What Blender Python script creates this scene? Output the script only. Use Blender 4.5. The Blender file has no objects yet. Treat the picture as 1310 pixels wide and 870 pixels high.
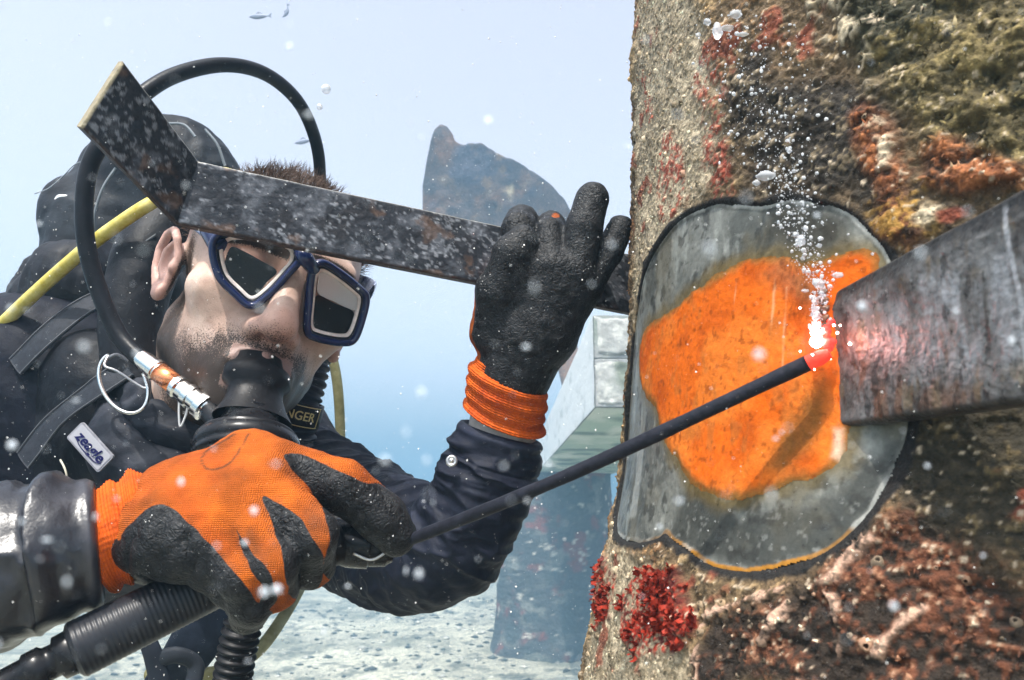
import bpy, bmesh, math, random
import numpy as np
from mathutils import Vector, Matrix

random.seed(7)
rng = np.random.default_rng(11)
scene = bpy.context.scene
COL = scene.collection

# ------------------------------------------------------------------ camera
FPX = 935.0                      # focal length in photo pixels (photo 1310 x 870)
CAM = np.array([0.0, 0.0, 2.55])
PITCH = math.atan2(640 - 435, FPX)
CA, SA = math.cos(PITCH), math.sin(PITCH)
RIGHT, UP, FWD = np.array([1.0, 0, 0]), np.array([0, -SA, CA]), np.array([0, CA, SA])

cam_data = bpy.data.cameras.new('camera')
cam_data.sensor_width = 36.0
cam_data.lens = 36.0 * FPX / 1310.0
cam_data.clip_start = 0.01
cam_data.clip_end = 500.0
cam_data.dof.use_dof = True
cam_data.dof.focus_distance = 0.56
cam_data.dof.aperture_fstop = cam_data.lens / 1.3
cam = bpy.data.objects.new('camera', cam_data)
COL.objects.link(cam)
cam.location = CAM
cam.rotation_euler = (math.pi / 2 + PITCH, 0, 0)
scene.camera = cam

# ------------------------------------------------------------------ light
SUN = Vector((-0.14, -0.46, 0.90)).normalized()      # direction towards the sun
world = bpy.data.worlds.new('World')
scene.world = world
world.use_nodes = True
wn = world.node_tree
bg = wn.nodes['Background']
sky = wn.nodes.new('ShaderNodeTexSky')
sky.sky_type = 'NISHITA'
sky.sun_disc = False
sky.sun_elevation = math.asin(SUN.z)
sky.sun_rotation = math.atan2(SUN.x, SUN.y)
sky.air_density = 1.0
sky.dust_density = 5.0
sky.ozone_density = 1.0
soft = wn.nodes.new('ShaderNodeHueSaturation')           # a hazy, milky sky
soft.inputs['Saturation'].default_value = 0.33
soft.inputs['Hue'].default_value = 0.528
soft.inputs['Value'].default_value = 1.58
wn.links.new(sky.outputs[0], soft.inputs['Color'])
wn.links.new(soft.outputs[0], bg.inputs[0])
bg.inputs[1].default_value = 0.15
sun_data = bpy.data.lights.new('sun', 'SUN')
sun_data.energy = 3.9
sun_data.angle = math.radians(0.5)
sun_data.color = (1.0, 0.95, 0.88)
sun = bpy.data.objects.new('sun', sun_data)
COL.objects.link(sun)
sun.rotation_euler = SUN.to_track_quat('Z', 'Y').to_euler()
sun.location = (0, 0, 8)
scene.view_settings.view_transform = 'Standard'
scene.view_settings.look = 'None'
scene.view_settings.exposure = 0.80
scene.view_settings.gamma = 1.0
scene.cycles.use_denoising = True
scene.cycles.volume_bounces = 2
scene.cycles.max_bounces = 8

# ------------------------------------------------------------------ helpers
def P(px, py, d):
    """photo pixel at a depth in metres -> world point"""
    return CAM + RIGHT * ((px - 655) / FPX * d) + UP * (-(py - 435) / FPX * d) + FWD * d

def Parr(px, py, d):
    px, py, d = np.broadcast_arrays(np.asarray(px, float), np.asarray(py, float), np.asarray(d, float))
    return CAM + RIGHT * ((px - 655) / FPX * d)[..., None] - UP * ((py - 435) / FPX * d)[..., None] + FWD * d[..., None]

def proj(p):
    q = np.asarray(p, float) - CAM
    d = q @ FWD
    return 655 + FPX * (q @ RIGHT) / d, 435 - FPX * (q @ UP) / d, d

def _hash(ix, iy, iz, seed):
    h = (ix.astype(np.int64) * 374761393 + iy.astype(np.int64) * 668265263 + iz.astype(np.int64) * 2147483647 + seed * 974634777)
    h = (h ^ (h >> 13)) * 1274126177
    h = h & 0x7fffffff
    h = (h ^ (h >> 16))
    return (h & 0xffff).astype(np.float32) / 65535.0

def vnoise(p, scale=1.0, seed=0):
    """smooth value noise in -1..1"""
    p = np.asarray(p, np.float64) * scale
    i = np.floor(p).astype(np.int64)
    f = (p - i).astype(np.float32)
    f = f * f * f * (f * (f * 6 - 15) + 10)
    x, y, z = i[..., 0], i[..., 1], i[..., 2]
    fx, fy, fz = f[..., 0], f[..., 1], f[..., 2]
    def H(a, b, c): return _hash(x + a, y + b, z + c, seed)
    x00 = H(0, 0, 0) * (1 - fx) + H(1, 0, 0) * fx
    x10 = H(0, 1, 0) * (1 - fx) + H(1, 1, 0) * fx
    x01 = H(0, 0, 1) * (1 - fx) + H(1, 0, 1) * fx
    x11 = H(0, 1, 1) * (1 - fx) + H(1, 1, 1) * fx
    y0 = x00 * (1 - fy) + x10 * fy
    y1 = x01 * (1 - fy) + x11 * fy
    return (y0 * (1 - fz) + y1 * fz) * 2 - 1

def fbm(p, scale=1.0, octaves=4, seed=0, gain=0.5):
    out, a, tot = 0, 1.0, 0
    for k in range(octaves):
        out = out + a * vnoise(p, scale * 2.03 ** k, seed + k * 17)
        tot += a
        a *= gain
    return out / tot

def sstep(a, b, x):
    t = np.clip((x - a) / (b - a), 0, 1)
    return t * t * (3 - 2 * t)

def mixc(c0, c1, t):
    t = np.asarray(t)[..., None]
    return c0 * (1 - t) + np.asarray(c1, float) * t

ORG = {}
def tag(o, label=None, cat=None, group=None, kind=None):
    if cat and not kind: kind = 'thing'
    if label: o['label'] = label
    if cat: o['category'] = cat
    if group: o['group'] = group
    if kind: o['kind'] = kind
    return o

def thing(name, loc, label, cat, group=None):
    o = bpy.data.objects.new(name, None)
    o.empty_display_size = 0.03
    COL.objects.link(o)
    o.location = loc
    ORG[o.name] = np.array(loc, float)
    return tag(o, label, cat, group)

def obj(name, verts, faces, mat, parent=None, smooth=True, col=None, sharp=None):
    """one mesh object; verts are world positions, stored relative to the thing's base"""
    verts = np.asarray(verts, np.float64).reshape(-1, 3)
    org = ORG[parent.name] if parent is not None else verts.mean(0)
    me = bpy.data.meshes.new(name)
    if isinstance(faces, np.ndarray):
        n, k = faces.shape
        me.vertices.add(len(verts))
        me.vertices.foreach_set('co', (verts - org).astype(np.float32).ravel())
        me.loops.add(n * k)
        me.loops.foreach_set('vertex_index', faces.astype(np.int32).ravel())
        me.polygons.add(n)
        me.polygons.foreach_set('loop_start', np.arange(0, n * k, k, dtype=np.int32))
        me.update(calc_edges=True)
        me.validate()
    else:
        me.from_pydata([tuple(v) for v in verts - org], [], [tuple(f) for f in faces])
        me.update()
    if smooth:
        me.polygons.foreach_set('use_smooth', np.ones(len(me.polygons), bool))
    if col is not None:
        col = np.asarray(col, np.float32)
        if col.shape[1] == 3:
            col = np.concatenate([col, np.ones((len(col), 1), np.float32)], 1)
        at = me.color_attributes.new('Col', 'FLOAT_COLOR', 'POINT')
        at.data.foreach_set('color', col.ravel())
    if mat is not None:
        me.materials.append(mat)
    o = bpy.data.objects.new(name, me)
    COL.objects.link(o)
    if parent is not None:
        o.parent = parent
        ORG[o.name] = org
        o.location = (0, 0, 0)
    else:
        o.location = org
        ORG[o.name] = org
    if sharp is not None:
        bm = bmesh.new(); bm.from_mesh(me)
        for e in bm.edges:
            if len(e.link_faces) == 2 and e.calc_face_angle() > sharp: e.smooth = False
        bm.to_mesh(me); bm.free()
    return o

# ---- shape makers: each returns (verts, faces)
def grid_faces(nu, nv, wrap_u=False, wrap_v=False):
    iu = np.arange(nu if wrap_u else nu - 1)
    iv = np.arange(nv if wrap_v else nv - 1)
    U, V = np.meshgrid(iu, iv, indexing='ij')
    a = U * nv + V
    b = ((U + 1) % nu) * nv + V
    c = ((U + 1) % nu) * nv + (V + 1) % nv
    d = U * nv + (V + 1) % nv
    return np.stack([a, b, c, d], -1).reshape(-1, 4)

def spline(pts, n):
    """Catmull-Rom through pts (k x m), n samples, roughly even"""
    pts = np.asarray(pts, float)
    k = len(pts)
    if k == 2:
        t = np.linspace(0, 1, n)[:, None]
        return pts[0] * (1 - t) + pts[1] * t
    e = np.concatenate([[2 * pts[0] - pts[1]], pts, [2 * pts[-1] - pts[-2]]])
    fine = []
    for i in range(k - 1):
        p0, p1, p2, p3 = e[i:i + 4]
        t = np.linspace(0, 1, 24, endpoint=False)[:, None]
        fine.append(0.5 * ((2 * p1) + (p2 - p0) * t + (2 * p0 - 5 * p1 + 4 * p2 - p3) * t ** 2 + (3 * p1 - p0 - 3 * p2 + p3) * t ** 3))
    fine = np.concatenate(fine + [pts[-1:]])
    s = np.concatenate([[0], np.cumsum(np.linalg.norm(np.diff(fine[:, :3], axis=0), axis=1))])
    q = np.linspace(0, s[-1], n)
    return np.stack([np.interp(q, s, fine[:, j]) for j in range(fine.shape[1])], 1)

def tube(pts, r, n=60, seg=14, prof=None, flat=1.0, flatdir=None, cap=True):
    """swept tube; r scalar or per-control-point; prof(s in metres)->radius factor; flat squashes along flatdir"""
    pts = np.asarray(pts, float)
    rr = np.full(len(pts), r, float) if np.isscalar(r) else np.asarray(r, float)
    c = spline(np.concatenate([pts, rr[:, None]], 1), n)
    ctr, rad = c[:, :3], c[:, 3]
    t = np.gradient(ctr, axis=0); t /= np.linalg.norm(t, axis=1)[:, None] + 1e-12
    s = np.concatenate([[0], np.cumsum(np.linalg.norm(np.diff(ctr, axis=0), axis=1))])
    if prof is not None: rad = rad * prof(s)
    u = np.zeros_like(t)
    a = np.array(flatdir, float) if flatdir is not None else np.array([0.31, 0.2, 0.93])
    for i in range(n):
        if flatdir is not None or i == 0: v = a - t[i] * (a @ t[i])
        else: v = u[i - 1] - t[i] * (u[i - 1] @ t[i])
        u[i] = v / (np.linalg.norm(v) + 1e-12)
    w = np.cross(t, u)
    th = np.linspace(0, 2 * np.pi, seg, endpoint=False)
    V = ctr[:, None] + rad[:, None, None] * (flat * np.cos(th)[None, :, None] * u[:, None] + np.sin(th)[None, :, None] * w[:, None])
    V = V.reshape(-1, 3)
    F = grid_faces(n, seg, wrap_v=True)
    if not cap: return V, F
    F = [tuple(f) for f in F]
    V = np.concatenate([V, ctr[:1], ctr[-1:]])
    i0, i1 = n * seg, n * seg + 1
    for k in range(seg):
        F.append((i0, (k + 1) % seg, k))
        F.append((i1, (n - 1) * seg + k, (n - 1) * seg + (k + 1) % seg))
    return V, F

def lathe(a, b, prof, seg=32, up=None):
    """profile of (t along a->b in 0..1, radius); closed at the axis if radius 0"""
    a, b = np.asarray(a, float), np.asarray(b, float)
    ax = b - a; L = np.linalg.norm(ax); ax /= L
    u = np.cross(ax, [0.2, 0.1, 0.97] if up is None else up); u /= np.linalg.norm(u)
    w = np.cross(ax, u)
    th = np.linspace(0, 2 * np.pi, seg, endpoint=False)
    ring = np.cos(th)[:, None] * u + np.sin(th)[:, None] * w
    V = np.concatenate([a + ax * (t * L) + ring * r for t, r in prof])
    return V, grid_faces(len(prof), seg, wrap_v=True)

def join(*parts):
    V, F, k = [], [], 0
    for v, f in parts:
        V.append(np.asarray(v)); F += [tuple(int(i) + k for i in q) for q in f]; k += len(v)
    return np.concatenate(V), F

def slab(front, back, bevel=0.0008, cuts=0):
    """solid between two matching polygons, bevelled edges"""
    bm = bmesh.new()
    n = len(front)
    f = [bm.verts.new(tuple(p)) for p in front]
    b = [bm.verts.new(tuple(p)) for p in back]
    bm.faces.new(f); bm.faces.new(b[::-1])
    for i in range(n):
        j = (i + 1) % n
        bm.faces.new((f[j], f[i], b[i], b[j]))
    bmesh.ops.recalc_face_normals(bm, faces=bm.faces)
    if bevel: bmesh.ops.bevel(bm, geom=list(bm.edges), offset=bevel, segments=2, profile=0.6, affect='EDGES', clamp_overlap=True)
    if cuts: bmesh.ops.subdivide_edges(bm, edges=list(bm.edges), cuts=cuts, use_grid_fill=True)
    bm.verts.index_update()
    V = np.array([v.co[:] for v in bm.verts]); F = [tuple(v.index for v in q.verts) for q in bm.faces]
    bm.free()
    return V, F

def in_poly(x, y, poly):
    poly = np.asarray(poly, float)
    inside = np.zeros(np.shape(x), bool)
    j = len(poly) - 1
    for i in range(len(poly)):
        xi, yi, xj, yj = *poly[i], *poly[j]
        c = ((yi > y) != (yj > y)) & (x < (xj - xi) * (y - yi) / (yj - yi + 1e-12) + xi)
        inside ^= c
        j = i
    return inside

def poly_sd(x, y, poly, closed=True):
    """signed distance to polygon (negative inside)"""
    poly = np.asarray(poly, float)
    d = np.full(np.shape(x), 1e9)
    n = len(poly)
    for i in range(n if closed else n - 1):
        a, b = poly[i], poly[(i + 1) % n]
        e = b - a
        t = np.clip(((x - a[0]) * e[0] + (y - a[1]) * e[1]) / (e @ e + 1e-12), 0, 1)
        d = np.minimum(d, np.hypot(x - a[0] - e[0] * t, y - a[1] - e[1] * t))
    if closed: d = np.where(in_poly(x, y, poly), -d, d)
    return d

# ---- signed-distance solids meshed by surface nets
def seg_d(p, a, b, ra, rb):
    a, b = np.asarray(a, np.float32), np.asarray(b, np.float32)
    e = b - a
    t = np.clip(((p - a) @ e) / (e @ e + 1e-12), 0, 1)
    return np.linalg.norm(p - a - t[..., None] * e, axis=-1) - (ra + (rb - ra) * t)

def chain_d(p, pts, rad, k=0.0):
    d = None
    for i in range(len(pts) - 1):
        q = seg_d(p, pts[i], pts[i + 1], rad[i], rad[i + 1])
        d = q if d is None else (smin(d, q, k) if k else np.minimum(d, q))
    return d

def ell_d(p, c, r, R=None):
    q = p - np.asarray(c, np.float32)
    if R is not None: q = q @ np.asarray(R, np.float32)       # columns of R are the axes
    r = np.asarray(r, np.float32)
    k0 = np.linalg.norm(q / r, axis=-1)
    k1 = np.linalg.norm(q / (r * r), axis=-1) + 1e-9
    return k0 * (k0 - 1) / k1

def smin(a, b, k):
    h = np.maximum(k - np.abs(a - b), 0) / k
    return np.minimum(a, b) - h * h * k * 0.25

def smax(a, b, k): return -smin(-a, -b, k)

def nets(f, lo, hi, h):
    lo, hi = np.asarray(lo, float), np.asarray(hi, float)
    n = np.ceil((hi - lo) / h).astype(int) + 1
    ax = [lo[i] + h * np.arange(n[i]) for i in range(3)]
    val = np.empty(n, np.float32)
    for i0 in range(0, n[0], 16):
        X, Y, Z = np.meshgrid(ax[0][i0:i0 + 16], ax[1], ax[2], indexing='ij')
        val[i0:i0 + 16] = f(np.stack([X, Y, Z], -1).astype(np.float32))
    s = val < 0
    m = np.array(n) - 1
    acc = np.zeros((*m, 3), np.float32); cnt = np.zeros(m, np.float32)
    def sl(o): return tuple(slice(o[i], o[i] + m[i]) for i in range(3))
    for a in range(3):
        b, c = [i for i in range(3) if i != a]
        for ob in (0, 1):
            for oc in (0, 1):
                o0 = [0, 0, 0]; o0[b] = ob; o0[c] = oc
                o1 = list(o0); o1[a] = 1
                v0, v1 = val[sl(o0)], val[sl(o1)]
                x = (s[sl(o0)] != s[sl(o1)])
                t = np.where(x, v0 / np.where(x, v0 - v1, 1), 0)
                for i in range(3):
                    acc[..., i] += np.where(x, t if i == a else o0[i], 0)
                cnt += x
    act = cnt > 0
    idx = np.full(m, -1, np.int64); idx[act] = np.arange(act.sum())
    cell = np.argwhere(act)
    V = lo + (cell + acc[act] / cnt[act][:, None]) * h
    F = []
    for a in range(3):
        b, c = (a + 1) % 3, (a + 2) % 3
        o = [slice(None)] * 3
        o0, o1 = list(o), list(o)
        o0[a] = slice(0, -1); o1[a] = slice(1, None)
        s0, s1 = s[tuple(o0)], s[tuple(o1)]
        e = np.argwhere(s0 != s1)
        e = e[(e[:, b] > 0) & (e[:, c] > 0) & (e[:, b] < m[b]) & (e[:, c] < m[c]) & (e[:, a] < m[a])]
        if not len(e): continue
        flip = s0[tuple(e.T)]
        def cid(db, dc):
            q = e.copy(); q[:, b] += db; q[:, c] += dc
            return idx[tuple(q.T)]
        q = np.stack([cid(-1, -1), cid(0, -1), cid(0, 0), cid(-1, 0)], 1)
        q[~flip] = q[~flip][:, ::-1]
        F.append(q)
    return V, np.concatenate(F)

def vnormals(V, F):
    n = np.zeros_like(V)
    a = V[F[:, 2]] - V[F[:, 0]]; b = V[F[:, 3]] - V[F[:, 1]]
    fn = np.cross(a, b)
    for k in range(4): np.add.at(n, F[:, k], fn)
    return n / (np.linalg.norm(n, axis=1)[:, None] + 1e-12)

# ------------------------------------------------------------------ materials
def M(name, color=(0.5, 0.5, 0.5), attr=False, rough=0.6, metal=0.0, var=0.0, vscale=60.0, color2=None,
      bumps=(), coat=0.0, spec=0.16, rvar=0.0, trans=0.0, alpha=1.0, ior=1.45, speck=None, sss=0.0, wave=None, stretch=None):
    """procedural material: colour (or attribute Col), mottled by noise; bumps = [(scale, strength, distance, kind)]"""
    m = bpy.data.materials.new(name); m.use_nodes = True
    nt = m.node_tree; N = nt.nodes; L = nt.links
    b = N['Principled BSDF']
    tc = N.new('ShaderNodeTexCoord'); co = tc.outputs['Object']
    if stretch is not None:
        mp = N.new('ShaderNodeMapping'); mp.inputs['Scale'].default_value = stretch
        L.new(co, mp.inputs[0]); sco = mp.outputs[0]
    else: sco = co
    if attr:
        a = N.new('ShaderNodeAttribute'); a.attribute_name = 'Col'; c = a.outputs['Color']
    else:
        r = N.new('ShaderNodeRGB'); r.outputs[0].default_value = (*color, 1); c = r.outputs[0]
    fac = None
    if var or color2 is not None or rvar:
        nz = N.new('ShaderNodeTexNoise'); nz.inputs['Scale'].default_value = vscale; nz.inputs['Detail'].default_value = 6
        nz.inputs['Roughness'].default_value = 0.65
        L.new(sco, nz.inputs['Vector']); fac = nz.outputs['Fac']
    if color2 is not None:
        rp = N.new('ShaderNodeValToRGB'); rp.color_ramp.elements[0].position = 0.40; rp.color_ramp.elements[1].position = 0.62
        L.new(fac, rp.inputs[0])
        mx = N.new('ShaderNodeMix'); mx.data_type = 'RGBA'
        L.new(rp.outputs[0], mx.inputs[0]); L.new(c, mx.inputs[6]); mx.inputs[7].default_value = (*color2, 1)
        c = mx.outputs[2]
    if var:
        mr = N.new('ShaderNodeMapRange'); mr.inputs['From Min'].default_value = 0.3; mr.inputs['From Max'].default_value = 0.7
        mr.inputs['To Min'].default_value = 1 - var; mr.inputs['To Max'].default_value = 1 + var
        L.new(fac, mr.inputs[0])
        ml = N.new('ShaderNodeVectorMath'); ml.operation = 'SCALE'
        L.new(c, ml.inputs[0]); L.new(mr.outputs[0], ml.inputs['Scale']); c = ml.outputs[0]
    if speck is not None:           # (scale, threshold, colour): pale grains stuck to the surface
        vo = N.new('ShaderNodeTexVoronoi'); vo.inputs['Scale'].default_value = speck[0]; L.new(co, vo.inputs['Vector'])
        n2 = N.new('ShaderNodeTexNoise'); n2.inputs['Scale'].default_value = speck[0] * 0.13; L.new(co, n2.inputs['Vector'])
        ad = N.new('ShaderNodeMath'); ad.operation = 'MULTIPLY_ADD'; L.new(n2.outputs['Fac'], ad.inputs[0])
        ad.inputs[1].default_value = -0.55; L.new(vo.outputs['Distance'], ad.inputs[2])
        rp = N.new('ShaderNodeMapRange'); rp.inputs['From Min'].default_value = speck[1]; rp.inputs['From Max'].default_value = speck[1] - 0.06
        L.new(ad.outputs[0], rp.inputs[0])
        mx = N.new('ShaderNodeMix'); mx.data_type = 'RGBA'
        L.new(rp.outputs[0], mx.inputs[0]); L.new(c, mx.inputs[6]); mx.inputs[7].default_value = (*speck[2], 1)
        c = mx.outputs[2]
    L.new(c, b.inputs['Base Color'])
    b.inputs['Roughness'].default_value = rough
    if rvar:
        mr = N.new('ShaderNodeMapRange'); mr.inputs['From Min'].default_value = 0.3; mr.inputs['From Max'].default_value = 0.7
        mr.inputs['To Min'].default_value = max(0.03, rough - rvar); mr.inputs['To Max'].default_value = min(1, rough + rvar)
        L.new(fac, mr.inputs[0]); L.new(mr.outputs[0], b.inputs['Roughness'])
    b.inputs['Metallic'].default_value = metal
    b.inputs['Specular IOR Level'].default_value = spec
    b.inputs['Coat Weight'].default_value = coat
    b.inputs['Coat Roughness'].default_value = 0.2
    b.inputs['Transmission Weight'].default_value = trans
    b.inputs['Alpha'].default_value = alpha
    b.inputs['IOR'].default_value = ior
    if sss:
        b.inputs['Subsurface Weight'].default_value = sss
        b.inputs['Subsurface Radius'].default_value = (0.006, 0.003, 0.002)
    nrm = None
    for (sc, st, dist, kind) in bumps:
        if kind == 'noise':
            t = N.new('ShaderNodeTexNoise'); t.inputs['Detail'].default_value = 4; out = t.outputs['Fac']
        elif kind == 'vor':
            t = N.new('ShaderNodeTexVoronoi'); out = t.outputs['Distance']
        else:
            t = N.new('ShaderNodeTexWave'); t.wave_type = 'BANDS'; t.bands_direction = kind
            t.inputs['Distortion'].default_value = 1.2; t.inputs['Detail'].default_value = 1; out = t.outputs['Fac']
        t.inputs['Scale'].default_value = sc
        L.new(sco, t.inputs['Vector'])
        bp = N.new('ShaderNodeBump'); bp.inputs['Strength'].default_value = st; bp.inputs['Distance'].default_value = dist
        L.new(out, bp.inputs['Height'])
        if nrm is not None: L.new(nrm, bp.inputs['Normal'])
        nrm = bp.outputs[0]
    if nrm is not None: L.new(nrm, b.inputs['Normal'])
    return m

def MG(name, color, strength):
    m = bpy.data.materials.new(name); m.use_nodes = True
    b = m.node_tree.nodes['Principled BSDF']
    b.inputs['Base Color'].default_value = (*color, 1)
    b.inputs['Emission Color'].default_value = (*color, 1); b.inputs['Emission Strength'].default_value = strength
    return m
# ------------------------------------------------------------------ the water, the seabed
def make_haze():
    bm = bmesh.new(); bmesh.ops.create_cube(bm, size=1.0)
    for v in bm.verts:
        v.co.x *= 240; v.co.y = v.co.y * 240 + 95; v.co.z = -1.3 + (v.co.z + 0.5) * 9.0
    me = bpy.data.meshes.new('haze'); bm.to_mesh(me); bm.free()
    o = bpy.data.objects.new('haze', me); COL.objects.link(o)
    m = bpy.data.materials.new('sea_water'); m.use_nodes = True
    nt = m.node_tree; nt.nodes.clear()
    out = nt.nodes.new('ShaderNodeOutputMaterial'); v = nt.nodes.new('ShaderNodeVolumePrincipled')
    v.inputs['Color'].default_value = (0.24, 0.41, 0.56, 1)
    v.inputs['Density'].default_value = 0.040
    v.inputs['Anisotropy'].default_value = 0.25
    nt.links.new(v.outputs[0], out.inputs['Volume'])
    me.materials.append(m)
    tag(o, 'pale blue cloudy sea water', None, None, 'stuff')
make_haze()

K = 3.0
def bed_z(p):
    near = np.exp(-(np.abs(p[..., 0]) / 12) ** 2) * np.exp(-(np.abs(p[..., 1] - 9) / 16) ** 2)
    return 0.10 * fbm(p, 0.3, 3, 3) + near * (0.05 * fbm(p, 1.2, 3, 5) + 0.028 * np.abs(fbm(p, 4.2, 3, 9)) + 0.018 * np.abs(fbm(p, 14, 2, 12)))
def make_seabed():
    xs = np.concatenate([-np.geomspace(115, 8.2, 24), np.linspace(-8, 8, 330), np.geomspace(8.2, 115, 24)])
    ys = np.concatenate([-np.geomspace(22, 0.3, 10), np.linspace(-0.2, 8, 40, endpoint=False), np.linspace(8, 23, 430), np.geomspace(23.4, 205, 30)])
    X, Y = np.meshgrid(xs, ys, indexing='ij')
    p = np.stack([X, Y, X * 0], -1)
    V = np.stack([X, Y, bed_z(p)], -1).reshape(-1, 3)
    q = V * np.array([1, 1, 0]) * 1.7 / K
    c = np.full((len(V), 3), 1.0) * np.array([0.36, 0.345, 0.27])
    c = mixc(c, (0.20, 0.20, 0.15), sstep(0.0, 0.45, fbm(q, 2.1, 4, 21)))
    c = mixc(c, (0.46, 0.44, 0.34), sstep(0.1, 0.5, fbm(q, 1.1, 3, 33)))
    c = mixc(c, (0.11, 0.115, 0.09), sstep(0.24, 0.45, fbm(q, 6, 4, 41)) * 0.8)
    c = mixc(c, (0.10, 0.105, 0.085), sstep(0.30, 0.5, fbm(q, 17, 3, 43)) * 0.8)
    o = obj('seabed', V, grid_faces(len(xs), len(ys)), M('sand', attr=True, rough=0.95, var=0.45, vscale=17, bumps=[(15, 0.5, 0.05, 'noise'), (70, 0.4, 0.014, 'noise')]), col=c)
    tag(o, None, None, None, 'structure')
    # loose gravel and shell bits, uncountable
    n = 5200
    x = rng.uniform(-8, 8, n); y = rng.uniform(8, 20, n)
    z = bed_z(np.stack([x, y, x * 0], 1))
    base = np.array([[1, 0, 0], [-1, 0, 0], [0, 1, 0], [0, -1, 0], [0, 0, 1], [0, 0, -1]], float)
    tri = np.array([[0, 2, 4], [2, 1, 4], [1, 3, 4], [3, 0, 4], [2, 0, 5], [1, 2, 5], [3, 1, 5], [0, 3, 5]])
    s = 0.010 + 0.075 * rng.random(n) ** 5
    Vs = base[None] * s[:, None, None] * rng.uniform(0.5, 1.3, (n, 6, 1)) * np.array([1.2, 1.0, 0.5]) + np.stack([x, y, z + s * 0.2], 1)[:, None]
    Fs = tri[None] + (np.arange(n) * 6)[:, None, None]
    cc = np.where(rng.random((n, 1)) < 0.7, np.array([[0.09, 0.10, 0.09]]), np.array([[0.5, 0.48, 0.42]])) * rng.uniform(0.6, 1.3, (n, 1))
    g = obj('gravel', Vs.reshape(-1, 3), Fs.reshape(-1, 3), M('gravel_bits', attr=True, rough=0.9), col=np.repeat(cc, 6, 0), smooth=False)
    tag(g, 'loose gravel and shell bits scattered on the sandy seabed', None, None, 'stuff')
make_seabed()

# ------------------------------------------------------------------ back pillar and the concrete beam it carries
def make_back_pile():
    d0 = 4.3 * K
    base = P(712, 836, d0); base[2] = -0.05
    R = 0.335 * K
    nz, nt_ = 150, 120
    zz = np.linspace(0, 1.10 * K, nz); th = np.linspace(0, 2 * np.pi, nt_, endpoint=False)
    T, Z = np.meshgrid(th, zz, indexing='ij')
    ring = np.stack([np.cos(T), np.sin(T), Z * 1.0], -1)
    wide = 1 + 0.16 * np.exp(-Z / 0.48)
    r = R * wide + 0.05 * fbm(ring * [R, R, 1], 2.0, 4, 51) + 0.04 * np.abs(fbm(ring * [R, R, 1], 7.5, 3, 52))
    V = np.stack([base[0] + r * np.cos(T), base[1] + r * np.sin(T), base[2] + Z], -1).reshape(-1, 3)
    q = V * 1.7
    c = np.tile(np.array([0.055, 0.06, 0.06]), (len(V), 1))
    c = mixc(c, (0.14, 0.145, 0.13), sstep(0.0, 0.45, fbm(q, 2.4, 4, 61)))
    c = mixc(c, (0.16, 0.045, 0.035), sstep(0.12, 0.32, fbm(q, 1.6, 4, 62)) * 0.9)
    c = mixc(c, (0.45, 0.43, 0.37), sstep(0.36, 0.48, fbm(q, 5, 4, 63)))
    c = mixc(c, (0.05, 0.06, 0.06), sstep(0.15, 0.4, fbm(q, 1.8, 3, 64)))
    t = thing('pillar', base, 'grey overgrown round pillar standing on the seabed beneath the pale concrete beam', 'pillar')
    obj('shaft', V, grid_faces(nt_, nz, wrap_u=True), M('encrusted_far_pile', attr=True, rough=0.9, var=0.3, vscale=14, bumps=[(20, 0.6, 0.06, 'noise')]), t, col=c)
    k = 60
    pr = [(0, 0.0), (0, R * 1.25), (0.5, R * 1.33), (1, R * 1.2), (1.0, R * 0.9)]
    Vr, Fr = lathe(base + [0, 0, -0.10], base + [0, 0, 0.30], [(0, 0.3), (0, R * 1.16), (0.45, R * 1.14), (0.8, R * 1.08), (1, R * 0.96)], 64)
    Vr = Vr + (0.09 * fbm(Vr, 3.1, 3, 70))[:, None] * np.array([1, 1, 0.4])
    obj('footing_growth', Vr, Fr, M('footing_growth', (0.13, 0.14, 0.12), rough=0.95, color2=(0.05, 0.055, 0.05), vscale=14, bumps=[(40, 0.7, 0.02, 'noise')]), t)
    return base[2] + 1.08 * K
pile_top = make_back_pile()

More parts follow.
